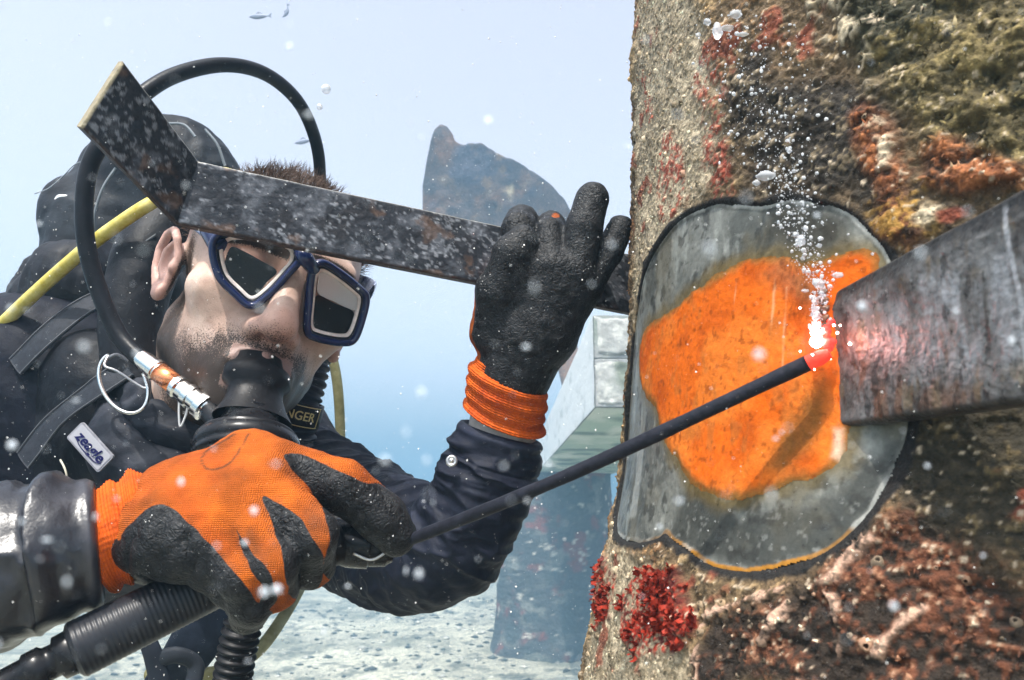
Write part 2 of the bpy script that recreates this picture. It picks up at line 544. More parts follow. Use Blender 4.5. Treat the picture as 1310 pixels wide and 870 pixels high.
def make_beam():
    # runs straight away from the camera; near end face is beside the big pillar
    dn, df = 1.27 * K, 4.9 * K
    nl = P(761, 521, dn)
    x0, zb = nl[0], nl[2]
    x1 = x0 + 0.47 * K
    y0 = nl[1]; y1 = y0 + 3.75 * K
    zt = P(762, 396, dn)[2]
    zj = zb + (zt - zb) * 0.52
    t = thing('concrete_beam', (x0 + 0.23 * K, y0 + 1.5 * K, zb), 'pale concrete beam with a joint line, lying on the far pillar behind the raised glove', 'beam')
    mc = M('concrete', (0.30, 0.305, 0.30), rough=0.85, color2=(0.15, 0.17, 0.15), var=0.4, vscale=3.5, bumps=[(11, 0.35, 0.03, 'noise'), (60, 0.5, 0.008, 'noise')], speck=(24, -0.16, (0.8, 0.82, 0.8)))
    mw = M('concrete_pale', (0.82, 0.84, 0.85), rough=0.85, color2=(0.55, 0.58, 0.58), var=0.2, vscale=9, bumps=[(22, 0.4, 0.012, 'noise'), (120, 0.5, 0.003, 'noise')], stretch=(1, 0.35, 1))
    def block(xa, xb, ya, yb, za, zb_, bev):
        f = [(xa, ya, za), (xb, ya, za), (xb, ya, zb_), (xa, ya, zb_)]
        b = [(xa, yb, za), (xb, yb, za), (xb, yb, zb_), (xa, yb, zb_)]
        V, F = slab(f, b, bev, 0)
        return V, F
    V, F = block(x0 + 0.004, x1, y0, y1, zb, zj - 0.0025, 0.006)
    obj('lower_course', V, F, mc, t, smooth=False)
    V, F = block(x0 + 0.004, x1, y0 + 0.004, y1, zj + 0.0025, zt, 0.006)
    obj('upper_course', V, F, mc, t, smooth=False)
    for nm, za, zb2 in (('lower_face', zb, zj - 0.004), ('upper_face', zj + 0.004, zt)):
        Xf, Zf = np.meshgrid(np.linspace(x0 + 0.008, x1 - 0.008, 120), np.linspace(za + 0.006, zb2 - 0.006, 40), indexing='ij')
        pf = np.stack([Xf, Xf * 0, Zf], -1)
        em = np.minimum(np.minimum(Xf - x0, x1 - Xf), np.minimum(Zf - za, zb2 - Zf))
        Yf = y0 - 0.006 - 0.010 * np.abs(fbm(pf, 7, 4, 87)) + 0.022 * sstep(0.035, 0.0, em + 0.02 * fbm(pf, 9, 3, 88))
        Vf = np.stack([Xf, Yf, Zf], -1).reshape(-1, 3)
        cf = mixc(np.tile(np.array([0.30, 0.305, 0.29]), (len(Vf), 1)), (0.13, 0.15, 0.12), sstep(0.0, 0.45, fbm(Vf, 5, 4, 89)))
        cf = mixc(cf, (0.45, 0.45, 0.42), sstep(0.15, 0.4, fbm(Vf, 16, 3, 90)))
        obj(nm, Vf, grid_faces(120, 40), M('worn_face', attr=True, rough=0.9, var=0.3, vscale=14, bumps=[(30, 0.5, 0.015, 'noise')]), t, col=cf)
    V, F = block(x0 + 0.02, x1 - 0.02, y0 + 0.012, y1 - 0.02, zj - 0.01, zj + 0.01, 0.0)
    obj('mortar_joint', V, F, M('mortar', (0.5, 0.5, 0.48), rough=0.9), t, smooth=False)
    # side skin painted pale as the lit face, with an uneven surface
    ny, nz = 170, 30
    Y, Z = np.meshgrid(np.linspace(y0 + 0.002, y1 - 0.01, ny), np.linspace(zb + 0.003, zt - 0.003, nz), indexing='ij')
    p = np.stack([Y * 0, Y, Z], -1)
    X = x0 + 0.001 - 0.006 * np.abs(fbm(p * [1, 0.4, 1], 8.5, 4, 81)) * np.minimum(1, np.minimum(Z - zb, zt - Z) / 0.02)
    Vs = np.stack([X, Y, Z], -1).reshape(-1, 3)
    ca = mixc(np.tile(np.array([0.62, 0.64, 0.64]), (len(Vs), 1)), (0.45, 0.48, 0.48), sstep(0.22, 0.40, fbm(Vs * [1, .35, 1], 8.5, 4, 82)))
    obj('lit_side', Vs, grid_faces(ny, nz), M('lit_concrete', attr=True, rough=0.85, bumps=[(60, 0.5, 0.01, 'noise')]), t, col=ca)
    # greenish underside
    nx, ny = 40, 120
    Xu, Yu = np.meshgrid(np.linspace(x0 + 0.006, x1 - 0.004, nx), np.linspace(y0 + 0.004, y1 - 0.01, ny), indexing='ij')
    p = np.stack([Xu, Yu, Xu * 0], -1)
    Zu = zb - 0.002 - 0.006 * np.abs(fbm(p, 3, 4, 84))
    Vu = np.stack([Xu, Yu, Zu], -1).reshape(-1, 3)
    cu = mixc(np.tile(np.array([0.34, 0.43, 0.37]), (len(Vu), 1)), (0.14, 0.20, 0.18), sstep(-0.05, 0.4, fbm(Vu, 3, 4, 85)))
    cu = mixc(cu, (0.5, 0.55, 0.5), sstep(0.2, 0.5, fbm(Vu * [1, .4, 1], 4, 4, 86)))
    obj('algae_underside', Vu, grid_faces(nx, ny), M('algae_film', attr=True, rough=0.9, bumps=[(60, 0.5, 0.01, 'noise')]), t, col=cu)
    return x0, x1, zt
beam_x0, beam_x1, beam_top = make_beam()

def make_wreck():
    """curved rusty plate standing on a post on top of the beam"""
    d = 8.6
    ol = [(541, 268), (540, 240), (546, 205), (552, 178), (556, 165), (563, 159), (572, 162), (579, 171), (582, 181), (592, 186), (604, 186), (614, 184), (624, 190), (640, 197), (662, 207), (684, 220), (704, 236), (722, 254), (734, 276), (730, 312), (690, 322), (630, 318), (580, 306)]
    ol = np.array(ol, float)
    n = len(ol)
    # triangulate by a filled grid: columns of quads between lower and upper outline
    nu, nv = 90, 50
    us = np.linspace(540.5, 733, nu)
    up = ol[1:19]; lo = np.array([(540, 272), (545, 285), (580, 306), (630, 318), (690, 322), (734, 300)])
    yt = np.interp(us, up[:, 0], up[:, 1]); yb = np.interp(us, lo[:, 0], lo[:, 1])
    v = np.linspace(0, 1, nv)
    yt = yt + 2.0 * fbm(np.stack([us * 0.06, us * 0, us * 0], 1), 1.0, 3, 97) - 3.0 * np.clip(fbm(np.stack([us * 0.11, us * 0, us * 0], 1), 1.0, 2, 98), 0, 1)
    PX = np.repeat(us[:, None], nv, 1); PY = yt[:, None] * (1 - v) + yb[:, None] * v
    D = d + 0.3 * ((PX - 600) / 100) ** 2 + 0.15 * (PY - 160) / 100
    Fp = Parr(PX, PY, D)
    nz = fbm(Fp, 4.6, 4, 91)
    Fp = Fp - FWD * (0.038 * nz)[..., None]
    Bp = Fp + FWD * 0.16
    V = np.concatenate([Fp.reshape(-1, 3), Bp.reshape(-1, 3)])
    g = grid_faces(nu, nv); m = nu * nv
    F = [tuple(f[::-1]) for f in g] + [tuple(f + m) for f in g]
    def idx(i, j): return i * nv + j
    rim = [idx(i, 0) for i in range(nu)] + [idx(nu - 1, j) for j in range(1, nv)] + [idx(i, nv - 1) for i in range(nu - 2, -1, -1)] + [idx(0, j) for j in range(nv - 2, 0, -1)]
    for k in range(len(rim)):
        a, b = rim[k], rim[(k + 1) % len(rim)]
        F.append((a, b, b + m, a + m))
    c = np.tile(np.array([0.12, 0.09, 0.08]), (len(V), 1))
    c = mixc(c, (0.15, 0.085, 0.055), sstep(0.0, 0.4, fbm(V, 3, 4, 92)))
    c = mixc(c, (0.08, 0.08, 0.10), sstep(0.1, 0.4, fbm(V, 2, 4, 93)))
    blob = np.array(P(652, 246, d + 0.04))
    c = mixc(c, (0.17, 0.12, 0.085), sstep(0.12, 0.45, fbm(V, 7, 4, 95)))
    c = mixc(c, (0.05, 0.05, 0.055), sstep(0.15, 0.5, fbm(V, 4, 4, 96)) * 0.7)
    c = mixc(c, (0.85, 0.70, 0.45), sstep(0.17, 0.06, np.linalg.norm(V - blob, axis=1) + 0.10 * fbm(V, 9, 3, 94)))
    base = np.array([0.26 * K, P(690, 300, d + 0.17)[1], beam_top])
    t = thing('rusty_plate', base, 'curved rusty steel plate with a pointed tip, faded by the water beyond the bar', 'steel plate')
    mt = M('rust_far', attr=True, rough=0.9, var=0.3, vscale=30, bumps=[(40, 0.6, 0.02, 'noise')])
    obj('plate', V, F, mt, t, col=c)
    top = np.array(P(690, 300, d + 0.15))
    Vp, Fp_ = tube([base, (base * 0.6 + top * 0.4), top], 0.14, 30, 16)
    obj('post', Vp, Fp_, M('rust_post', (0.14, 0.10, 0.08), rough=0.9, color2=(0.25, 0.14, 0.09), vscale=30), t)
make_wreck()
# ------------------------------------------------------------------ the big pile being welded
PIL_R = 0.30
_phi, _L = math.radians(37.2), 0.625
LEAN = math.radians(3.6)
PIL_AX = np.array([math.sin(LEAN), 0, math.cos(LEAN)])
PIL_U = np.array([math.cos(LEAN), 0, -math.sin(LEAN)])       # local x
PIL_V = np.array([0.0, 1.0, 0.0])                             # local y
PIL_C = np.array([_L * math.sin(_phi) + 0.0095, _L * math.cos(_phi), CAM[2] + 0.10])   # a point on the axis
def pil_local(p):
    q = np.asarray(p, float) - PIL_C
    return np.stack([q @ PIL_U, q @ PIL_V, q @ PIL_AX], -1)
def pil_world(x, y, z):
    return PIL_C + np.asarray(x)[..., None] * PIL_U + np.asarray(y)[..., None] * PIL_V + np.asarray(z)[..., None] * PIL_AX
PIL_TH = math.atan2(-PIL_C[1], -PIL_C[0])          # the side that faces the camera
def pil_ang(y, x):
    a = np.arctan2(y, x) - PIL_TH
    return PIL_TH + (a + math.pi) % (2 * math.pi) - math.pi
def pil_hit(px, py, R=PIL_R):
    """photo pixel -> (theta, z, world point) on the pile; misses slide to the silhouette"""
    d = RIGHT * (px - 655) / FPX - UP * (py - 435) / FPX + FWD
    o = pil_local(CAM); dl = np.array([d @ PIL_U, d @ PIL_V, d @ PIL_AX])
    a = dl[0] ** 2 + dl[1] ** 2; b = o[0] * dl[0] + o[1] * dl[1]; c = o[0] ** 2 + o[1] ** 2 - R * R
    disc = b * b - a * c
    t = (-b - math.sqrt(max(disc, 0))) / a
    q = o + dl * t
    return float(pil_ang(q[1], q[0])), q[2], CAM + d * t
def uv_poly(pts, R=PIL_R):
    out = []
    for x, y in pts:
        th, z, _ = pil_hit(x, y, R)
        out.append((R * th, z))
    return np.array(out)

def closed_curve(pts, n):
    """smooth closed outline"""
    k = len(pts)
    e = np.array(list(pts) * 3, float)
    out = []
    m = max(2, n // k)
    for i in range(k, 2 * k):
        p0, p1, p2, p3 = e[i - 1], e[i], e[i + 1], e[i + 2]
        for j in range(m):
            t = j / m
            out.append(0.5 * (2 * p1 + (p2 - p0) * t + (2 * p0 - 5 * p1 + 4 * p2 - p3) * t * t + (3 * p1 - p0 - 3 * p2 + p3) * t ** 3))
    return np.array(out)

PATCH_PX = [(822, 372), (836, 330), (862, 292), (896, 270), (930, 262), (975, 266), (1010, 258), (1050, 262), (1085, 274), (1112, 298), (1134, 326), (1150, 372),
            (1160, 430), (1164, 500), (1160, 556), (1146, 600), (1122, 650), (1090, 688), (1060, 710), (1020, 724), (975, 730), (935, 724), (905, 708), (880, 692), (868, 682), (860, 688), (838, 694), (816, 690), (804, 672), (803, 620), (806, 540), (812, 450)]
ORANGE_PX = [(822, 430), (848, 402), (880, 380), (915, 352), (950, 336), (990, 330), (1030, 334), (1064, 326), (1095, 318), (1122, 326), (1130, 350), (1120, 400), (1100, 470), (1092, 540), (1088, 575), (1070, 600), (1030, 616), (985, 632), (945, 641), (905, 628), (882, 606), (862, 576), (845, 552), (838, 522), (822, 500), (818, 470)]
PATCH_UV = uv_poly(closed_curve(PATCH_PX, 110))
ORANGE_UV = uv_poly(closed_curve(ORANGE_PX, 90))

def pil_R(z):
    """the growth swells towards the seabed"""
    return PIL_R + 0.030 * sstep(-0.06, -0.30, z) + 0.05 * sstep(-0.25, -0.95, z)

def pix(V):
    return proj(V)

def zone(V, pts, soft=18.0, wob=14.0, seed=0, sc=30):
    """0..1 mask of a growth or painted shade zone whose outline was traced on the pile"""
    uv = np.stack([PIL_R * pil_ang(V[:, 1], V[:, 0]), V[:, 2]], 1)
    d = poly_sd(uv[:, 0], uv[:, 1], uv_poly(pts))
    m = 0.40 / FPX
    d = d + wob * m * fbm(V, sc, 4, seed)
    return sstep(soft * m, -soft * m, d)

def stroke(V, pts, w, seed=0, wob=9):
    uv = np.stack([PIL_R * pil_ang(V[:, 1], V[:, 0]), V[:, 2]], 1)
    m = 0.40 / FPX
    d = poly_sd(uv[:, 0], uv[:, 1], uv_poly(pts), closed=False) + wob * m * fbm(V, 60, 3, seed)
    return sstep(w * m, w * m * 0.25, d)

def make_pile():
    # theta: dense on the side that faces the camera
    th_c = PIL_TH
    dth = np.concatenate([np.linspace(-math.pi, -1.45, 14, endpoint=False), np.linspace(-1.45, 1.12, 820), np.linspace(1.16, math.pi, 16, endpoint=False)])
    th = th_c + dth
    zb, zt = -2.80, 1.40
    zz = np.concatenate([np.linspace(zb, -0.46, 24, endpoint=False), np.linspace(-0.46, 0.47, 860), np.linspace(0.48, zt, 22)])
    T, Z = np.meshgrid(th, zz, indexing='ij')
    Rz = pil_R(Z)
    L = np.stack([Rz * np.cos(T), Rz * np.sin(T), Z], -1).reshape(-1, 3)
    Tn = T.reshape(-1)
    u, z = PIL_R * Tn, Z.reshape(-1)
    sd = poly_sd(u, z, PATCH_UV)
    n = len(L)
    f1, f2, f3, f4 = fbm(L, 9, 4, 1), fbm(L, 30, 4, 2), fbm(L, 90, 3, 3), fbm(L, 260, 2, 4)
    # ---- growth zones and a painted plate shadow, traced on the pile
    sand = zone(L, [(780, -40), (880, -40), (900, 60), (925, 170), (900, 250), (860, 290), (830, 330), (815, 420), (700, 420)], 26, 40, 11)
    sand = np.maximum(sand, zone(L, [(700, 560), (800, 690), (850, 720), (880, 760), (930, 820), (950, 900), (700, 900)], 20, 30, 12))
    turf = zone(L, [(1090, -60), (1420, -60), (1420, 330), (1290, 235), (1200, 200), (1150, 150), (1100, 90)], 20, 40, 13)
    dark = zone(L, [(975, 60), (1060, 90), (1130, 150), (1165, 230), (1100, 260), (1030, 250), (960, 240), (930, 190), (945, 110)], 26, 60, 14)
    red = np.maximum(zone(L, [(905, 60), (930, 90), (935, 150), (945, 205), (950, 250), (918, 262), (905, 210), (900, 150), (895, 100)], 10, 26, 15),
          np.maximum(zone(L, [(850, 160), (875, 190), (890, 250), (885, 262), (850, 285), (846, 240)], 10, 30, 16),
          zone(L, [(825, 90), (836, 100), (838, 150), (830, 160)], 6, 12, 17)))
    redbig = zone(L, [(845, 735), (900, 740), (916, 770), (925, 800), (905, 838), (860, 842), (835, 810), (832, 770)], 6, 26, 18, 45)
    redbig = np.maximum(redbig, zone(L, [(800, 720), (818, 735), (822, 800), (805, 790)], 5, 26, 19, 45) * 0.8)
    rust = zone(L, [(1110, 130), (1150, 180), (1165, 260), (1190, 300), (1165, 320), (1130, 300), (1120, 230), (1090, 150)], 12, 26, 20)
    rust = np.maximum(rust, zone(L, [(1185, 190), (1230, 180), (1310, 215), (1330, 250), (1280, 250), (1230, 262), (1190, 235)], 10, 26, 21))
    yell = zone(L, [(1130, 270), (1190, 225), (1215, 290), (1195, 318), (1150, 330), (1120, 300)], 14, 26, 22)
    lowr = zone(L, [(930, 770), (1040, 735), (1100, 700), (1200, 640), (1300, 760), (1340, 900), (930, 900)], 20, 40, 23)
    plate_shadow = zone(L, [(1150, 480), (1420, 480), (1420, 760), (1250, 700), (1150, 640), (1110, 700), (1000, 740), (960, 735), (1120, 660)], 16, 20, 24)
    vein = np.zeros(n)
    for k, (pts, w) in enumerate([([(945, 785), (985, 768), (1030, 752), (1048, 740), (1052, 758), (1030, 792), (1015, 828), (990, 842)], 4),
                     ([(948, 785), (938, 800), (945, 900)], 3.5), ([(1052, 758), (1075, 748), (1095, 762), (1105, 820), (1106, 900)], 3.5),
                     ([(1060, 750), (1092, 738), (1110, 705), (1125, 690)], 8), ([(1172, 800), (1205, 775)], 7), ([(1150, 830), (1175, 800)], 5)]):
        vein = np.maximum(vein, stroke(L, pts, w, 30 + k))
    fuzz = np.zeros(n)
    for k, (pts, w) in enumerate([([(1050, -10), (1082, 20), (1100, 60), (1115, 100)], 10), ([(1082, 0), (1105, 40), (1120, 100)], 7), ([(1020, -20), (1045, 20), (1060, 50)], 8),
                     ([(1127, 165), (1140, 190), (1135, 225)], 9), ([(1185, 280), (1205, 230), (1232, 215)], 10)]):
        fuzz = np.maximum(fuzz, stroke(L, pts, w, 40 + k, 12) * sstep(-0.25, 0.15, f3))
    # ---- colour
    f5 = vnoise(L, 520, 6); f6 = fbm(L, 160, 2, 7)
    fine = 0.5 * f3 + 0.45 * f6 + 0.45 * f5
    c = np.tile(np.array([0.115, 0.082, 0.046]), (n, 1))
    c = mixc(c, (0.035, 0.028, 0.018), sstep(-0.05, 0.35, 0.6 * f2 + 0.6 * fine))
    c = mixc(c, (0.34, 0.25, 0.135), sstep(0.08, 0.38, fine + 0.4 * f1))
    warm = sstep(0.0, 0.4, fbm(L, 14, 4, 8))
    c = mixc(c, (0.20, 0.085, 0.03), warm * sstep(0.0, 0.3, fine) * 0.7)
    c = mixc(c, np.array([0.31, 0.275, 0.20]), sand * 0.9)
    c = mixc(c, np.array([0.15, 0.128, 0.085]), sand * sstep(0.0, 0.28, fine))
    c = mixc(c, np.array([0.45, 0.40, 0.30]), sand * sstep(0.12, 0.34, -fine + 0.3 * f2))
    c = mixc(c, np.array([0.062, 0.053, 0.022]), turf * 0.9)  # turf colour also darkened for light falling off to the right
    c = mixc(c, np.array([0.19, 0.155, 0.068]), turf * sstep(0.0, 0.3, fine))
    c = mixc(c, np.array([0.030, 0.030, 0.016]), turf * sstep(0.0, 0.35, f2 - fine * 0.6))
    c = mixc(c, np.array([0.016, 0.014, 0.011]), dark * 0.92)
    c = mixc(c, np.array([0.14, 0.115, 0.075]), dark * sstep(0.16, 0.34, fine))
    c = mixc(c, np.array([0.30, 0.06, 0.038]), red * sstep(-0.02, 0.3, fine + 0.5 * f2) * 0.85)
    c = mixc(c, np.array([0.30, 0.022, 0.010]), redbig * sstep(-0.12, 0.2, fine + 0.4 * f2))
    c = mixc(c, np.array([0.10, 0.012, 0.008]), redbig * sstep(0.12, 0.3, -fine))
    c = mixc(c, np.array([0.17, 0.055, 0.018]), rust * 0.85)
    c = mixc(c, np.array([0.36, 0.14, 0.055]), rust * sstep(0.05, 0.3, fine))
    c = mixc(c, np.array([0.03, 0.018, 0.010]), rust * sstep(0.1, 0.3, -fine))
    c = mixc(c, np.array([0.33, 0.20, 0.045]), yell * sstep(-0.1, 0.2, fine) * 0.9)
    c = mixc(c, np.array([0.013, 0.009, 0.007]), lowr * 0.92)  # lower right growth painted darker for the shade below the plate
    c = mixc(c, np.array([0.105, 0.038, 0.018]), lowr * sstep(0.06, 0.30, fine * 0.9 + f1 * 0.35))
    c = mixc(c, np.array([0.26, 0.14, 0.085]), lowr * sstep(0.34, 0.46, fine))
    c = mixc(c, np.array([0.018, 0.018, 0.012]), plate_shadow * 0.92)  # cast shadow of the steel plate painted over the growth
    c = mixc(c, np.array([0.11, 0.085, 0.042]), plate_shadow * sstep(0.2, 0.40, fine))
    c = mixc(c, np.array([0.50, 0.34, 0.26]), vein * sstep(-0.25, 0.05, fine) * 0.95)
    c = mixc(c, np.array([0.50, 0.45, 0.34]), fuzz * sstep(-0.2, 0.15, fine) * 0.85)
    c = mixc(c, np.array([0.19, 0.042, 0.022]), sstep(0.40, 0.55, fbm(L, 44, 3, 9) + 0.35 * f3) * (1 - turf) * (1 - lowr) * 0.75)
    c = mixc(c, np.array([0.46, 0.40, 0.31]), sstep(0.70, 0.85, f5 + 0.5 * f6) * 0.8)
    # black scorched lip round the cleaned patch
    m = 0.40 / FPX
    lip = sstep(12 * m, 7 * m, sd + 12 * m * f2 + 7 * m * f3)
    c = mixc(c, np.array([0.012, 0.012, 0.012]), lip)
    c = c * np.array([0.88, 0.82, 0.76])
    # ---- relief: growth stands proud of the cleaned steel
    hgt = 0.0035 + 0.004 * f1 + 0.0038 * np.abs(f2) + 0.0022 * f3 + 0.0012 * f4
    hgt = hgt + 0.004 * turf * (0.5 + f3) + 0.003 * redbig * (0.7 + 1.6 * np.abs(f3)) + 0.0016 * vein + 0.0015 * fuzz + 0.0010 * f5 + 0.005 * lowr * np.abs(f2) + 0.005 * rust * (0.5 + f2)
    hgt = hgt * (1 - 0.55 * sand)
    hgt = hgt * sstep(1 * m, 20 * m, sd) + 0.0018 * sstep(0, 3 * m, sd) * sstep(15 * m, 7 * m, sd)
    hgt = np.where(sd < 0, -0.004, hgt)
    nv = len(zz)
    Lw = np.stack([(Rz.reshape(-1) + hgt) * np.cos(T.reshape(-1)), (Rz.reshape(-1) + hgt) * np.sin(T.reshape(-1)), z], -1)
    W = pil_world(Lw[:, 0], Lw[:, 1], Lw[:, 2])
    F = grid_faces(len(th), nv, wrap_u=True)
    t = thing('pillar', pil_world(np.array(0.), np.array(0.), np.array(zb)), 'huge round steel pillar crusted with growth, a bare patch cleaned on it for the weld', 'pillar')
    mt = M('marine_growth', attr=True, rough=0.85, var=0.5, vscale=420, bumps=[(330, 0.7, 0.0025, 'noise'), (900, 0.5, 0.0012, 'noise')], spec=0.35)
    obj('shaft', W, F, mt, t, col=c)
    # real tufts, flakes and granules standing on the growth
    r4 = np.random.default_rng(31)
    Nn = vnormals(W, F)
    okm = (sd > 9 * m) & (z > -0.47) & (z < 0.48) & (T.reshape(-1) > th_c - 1.4) & (T.reshape(-1) < th_c + 1.1)
    ids = r4.choice(np.nonzero(okm)[0], 80000, replace=False)
    ids = ids[r4.random(len(ids)) < np.clip(0.35 + 0.55 * turf[ids] + 0.5 * lowr[ids] + 0.3 * sand[ids] + 0.7 * rust[ids], 0, 1) * (1 - 0.9 * redbig[ids])]
    k = len(ids)
    Pn, Nv = W[ids], Nn[ids]
    rd = r4.normal(size=(k, 3))
    t1 = np.cross(Nv, rd); t1 /= np.linalg.norm(t1, axis=1)[:, None]; t2 = np.cross(Nv, t1)
    tall = (0.0006 + 0.0007 * turf[ids] + 0.0006 * yell[ids] + 0.0005 * rust[ids] + 0.0004 * lowr[ids]) * r4.uniform(0.4, 1.7, k)
    wd = (0.00040 + 0.00085 * r4.random(k) ** 2) * (1 + 0.5 * sand[ids])
    lean = 0.5 * rd * tall[:, None] + np.array([0, 0, -0.1]) * tall[:, None]
    b0 = Pn - Nv * 0.0006
    Vt = np.stack([b0 + t1 * wd[:, None], b0 - 0.5 * t1 * wd[:, None] + 0.87 * t2 * wd[:, None], b0 - 0.5 * t1 * wd[:, None] - 0.87 * t2 * wd[:, None],
                   Pn + Nv * tall[:, None] * 0.6 + lean * 0.4 + t1 * wd[:, None] * 0.7, Pn + Nv * tall[:, None] * 0.6 + lean * 0.4 - t1 * wd[:, None] * 0.6 + t2 * wd[:, None] * 0.4, Pn + Nv * tall[:, None] + lean], 1)
    ft = np.array([[0, 1, 3], [1, 4, 3], [1, 2, 4], [2, 0, 3], [2, 3, 4], [3, 4, 5]])
    Ft = ft[None] + (np.arange(k) * 6)[:, None, None]
    ct = np.repeat(np.clip(c[ids] * r4.uniform(0.5, 2.1, (k, 1)) + 0.01, 0, 0.6), 6, 0)
    o = obj('growth_tufts', Vt.reshape(-1, 3), Ft.reshape(-1, 3), M('tuft', attr=True, rough=0.85), t, col=ct, smooth=False)
    o['kind'] = 'stuff'
    # acorn barnacles: low cones with a sunken mouth
    prob = np.clip(0.15 + sand * 0.5 + yell + lowr * 0.7 + vein * 2 - turf, 0.02, 3) * okm * (0.3 + sstep(-0.1, 0.3, f1) * 2)
    idb = r4.choice(len(W), 300, replace=False, p=prob / prob.sum())
    k = len(idb); Pn, Nv = W[idb], Nn[idb]
    rd = r4.normal(size=(k, 3)); t1 = np.cross(Nv, rd); t1 /= np.linalg.norm(t1, axis=1)[:, None]; t2 = np.cross(Nv, t1)
    rb = (0.0007 + 0.0019 * r4.random(k) ** 2.5)
    sg = 9; th9 = np.linspace(0, 2 * np.pi, sg, endpoint=False)
    rows = []
    for rr_, hh_ in ((1.15, -0.35), (0.95, 0.25), (0.62, 0.80), (0.46, 0.88), (0.30, 0.35), (0.05, 0.20)):
        jag = 1 + 0.16 * np.cos(th9 * 3 + 1)[None] * (0.4 + 0.6 * r4.random((k, 1)))
        ring_ = (np.cos(th9)[None, :, None] * t1[:, None] + np.sin(th9)[None, :, None] * t2[:, None]) * (rb[:, None] * rr_ * jag)[..., None]
        rows.append(Pn[:, None] + ring_ + Nv[:, None] * (rb * hh_)[:, None, None])
    Vb_ = np.stack(rows, 1).reshape(k, -1, 3)
    fb_ = grid_faces(6, sg, wrap_v=True)
    Fb_ = fb_[None] + (np.arange(k) * 6 * sg)[:, None, None]
    cb_ = np.repeat((0.5 * np.array([[0.26, 0.20, 0.14]]) + 0.9 * c[idb]) * r4.uniform(0.45, 1.5, (k, 1)), 6 * sg, 0).reshape(k, 6, sg, 3)
    cb_[:, 4:] *= 0.15
    o = obj('barnacles', Vb_.reshape(-1, 3), Fb_.reshape(-1, 4), M('barnacle_shell', attr=True, rough=0.8, var=0.3, vscale=500), t, col=cb_.reshape(-1, 3))
    o['kind'] = 'stuff'
    # curled red sponge flakes
    idr = r4.choice(np.nonzero(okm & (redbig > 0.35) & (f2 + f3 > 0.02))[0], 700)
    k = len(idr); Pn, Nv = W[idr], Nn[idr]
    rd = r4.normal(size=(k, 3)); t1 = np.cross(Nv, rd); t1 /= np.linalg.norm(t1, axis=1)[:, None]; t2 = np.cross(Nv, t1)
    s5 = r4.uniform(0.0006, 0.0026, k)[:, None]
    rows = []
    for q_ in range(4):
        a_ = q_ / 3 * 1.9
        ctr_ = Pn + t1 * s5 * (math.sin(a_) - 0.5) + Nv * s5 * (1 - math.cos(a_)) * 1.1
        rows += [ctr_ + t2 * s5 * (0.7 - 0.12 * q_), ctr_ - t2 * s5 * (0.7 - 0.12 * q_)]
    Vr = np.stack(rows, 1)
    fr = np.array([[0, 1, 3, 2], [2, 3, 5, 4], [4, 5, 7, 6]])
    Fr = fr[None] + (np.arange(k) * 8)[:, None, None]
    cr = np.repeat(np.array([[0.20, 0.020, 0.010]]) * r4.uniform(0.35, 1.5, (k, 1)), 8, 0)
    o = obj('red_sponge', Vr.reshape(-1, 3), Fr.reshape(-1, 4), M('sponge_red', attr=True, rough=0.6), t, col=cr)
    o['kind'] = 'stuff'; o['label'] = 'bright red sponge crust low on the pillar'
    # ---- cleaned steel and orange primer, each its own sheet
    g = 0.00075
    ulo, uhi = PATCH_UV[:, 0].min() - 0.002, PATCH_UV[:, 0].max() + 0.002
    zlo, zhi = PATCH_UV[:, 1].min() - 0.002, PATCH_UV[:, 1].max() + 0.002
    us, zs = np.arange(ulo, uhi, g), np.arange(zlo, zhi, g)
    U, Zp = np.meshgrid(us, zs, indexing='ij')
    U, Zp = U.reshape(-1), Zp.reshape(-1)
    base = np.stack([U, Zp, U * 0], 1)
    sdp = poly_sd(U, Zp, PATCH_UV) + 0.0014 * fbm(base, 90, 3, 70)
    sdo = poly_sd(U, Zp, ORANGE_UV) + 0.0032 * fbm(base, 45, 3, 71) + 0.0012 * fbm(base, 200, 3, 72)
    def sheet(name, keep, h, c, mat, label=None):
        f = grid_faces(len(us), len(zs))
        f = f[keep[f].all(1)]
        used = np.unique(f); rm = np.full(len(U), -1); rm[used] = np.arange(len(used))
        R = pil_R(Zp[used]) + h[used]; th_ = U[used] / PIL_R
        W = pil_world(R * np.cos(th_), R * np.sin(th_), Zp[used])
        o = obj(name, W, rm[f], mat, t, col=c[used])
        if label: o['label'] = label
    steel_gain = 0.82
    hb = 0.0003 * fbm(base, 70, 3, 75) + 0.0001
    steel = np.tile(np.array([0.19, 0.195, 0.175]), (len(U), 1))
    steel = mixc(steel, (0.10, 0.105, 0.095), sstep(-0.15, 0.4, fbm(base, 40, 4, 76)))
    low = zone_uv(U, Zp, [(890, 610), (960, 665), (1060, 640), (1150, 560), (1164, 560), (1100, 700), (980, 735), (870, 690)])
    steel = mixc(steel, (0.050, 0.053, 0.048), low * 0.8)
    steel = mixc(steel, (0.30, 0.31, 0.28), sstep(0.15, 0.45, fbm(base * [3, 1, 1], 30, 4, 77)) * 0.7 * (1 - low))
    steel = mixc(steel, (0.045, 0.046, 0.042), sstep(0.22, 0.40, fbm(base, 120, 4, 86)) * 0.7)
    steel = mixc(steel, (0.30, 0.305, 0.28), sstep(0.36, 0.60, fbm(base, 300, 3, 87)) * 0.5)
    steel = mixc(steel, (0.12, 0.10, 0.06), sstep(0.1, 0.45, fbm(base, 26, 4, 88)) * 0.5)
    steel = mixc(steel, (0.02, 0.02, 0.018), zone_uv(U, Zp, [(985, 268), (1050, 264), (1085, 285), (1070, 320), (1010, 335), (985, 300)], 30) * 0.75)
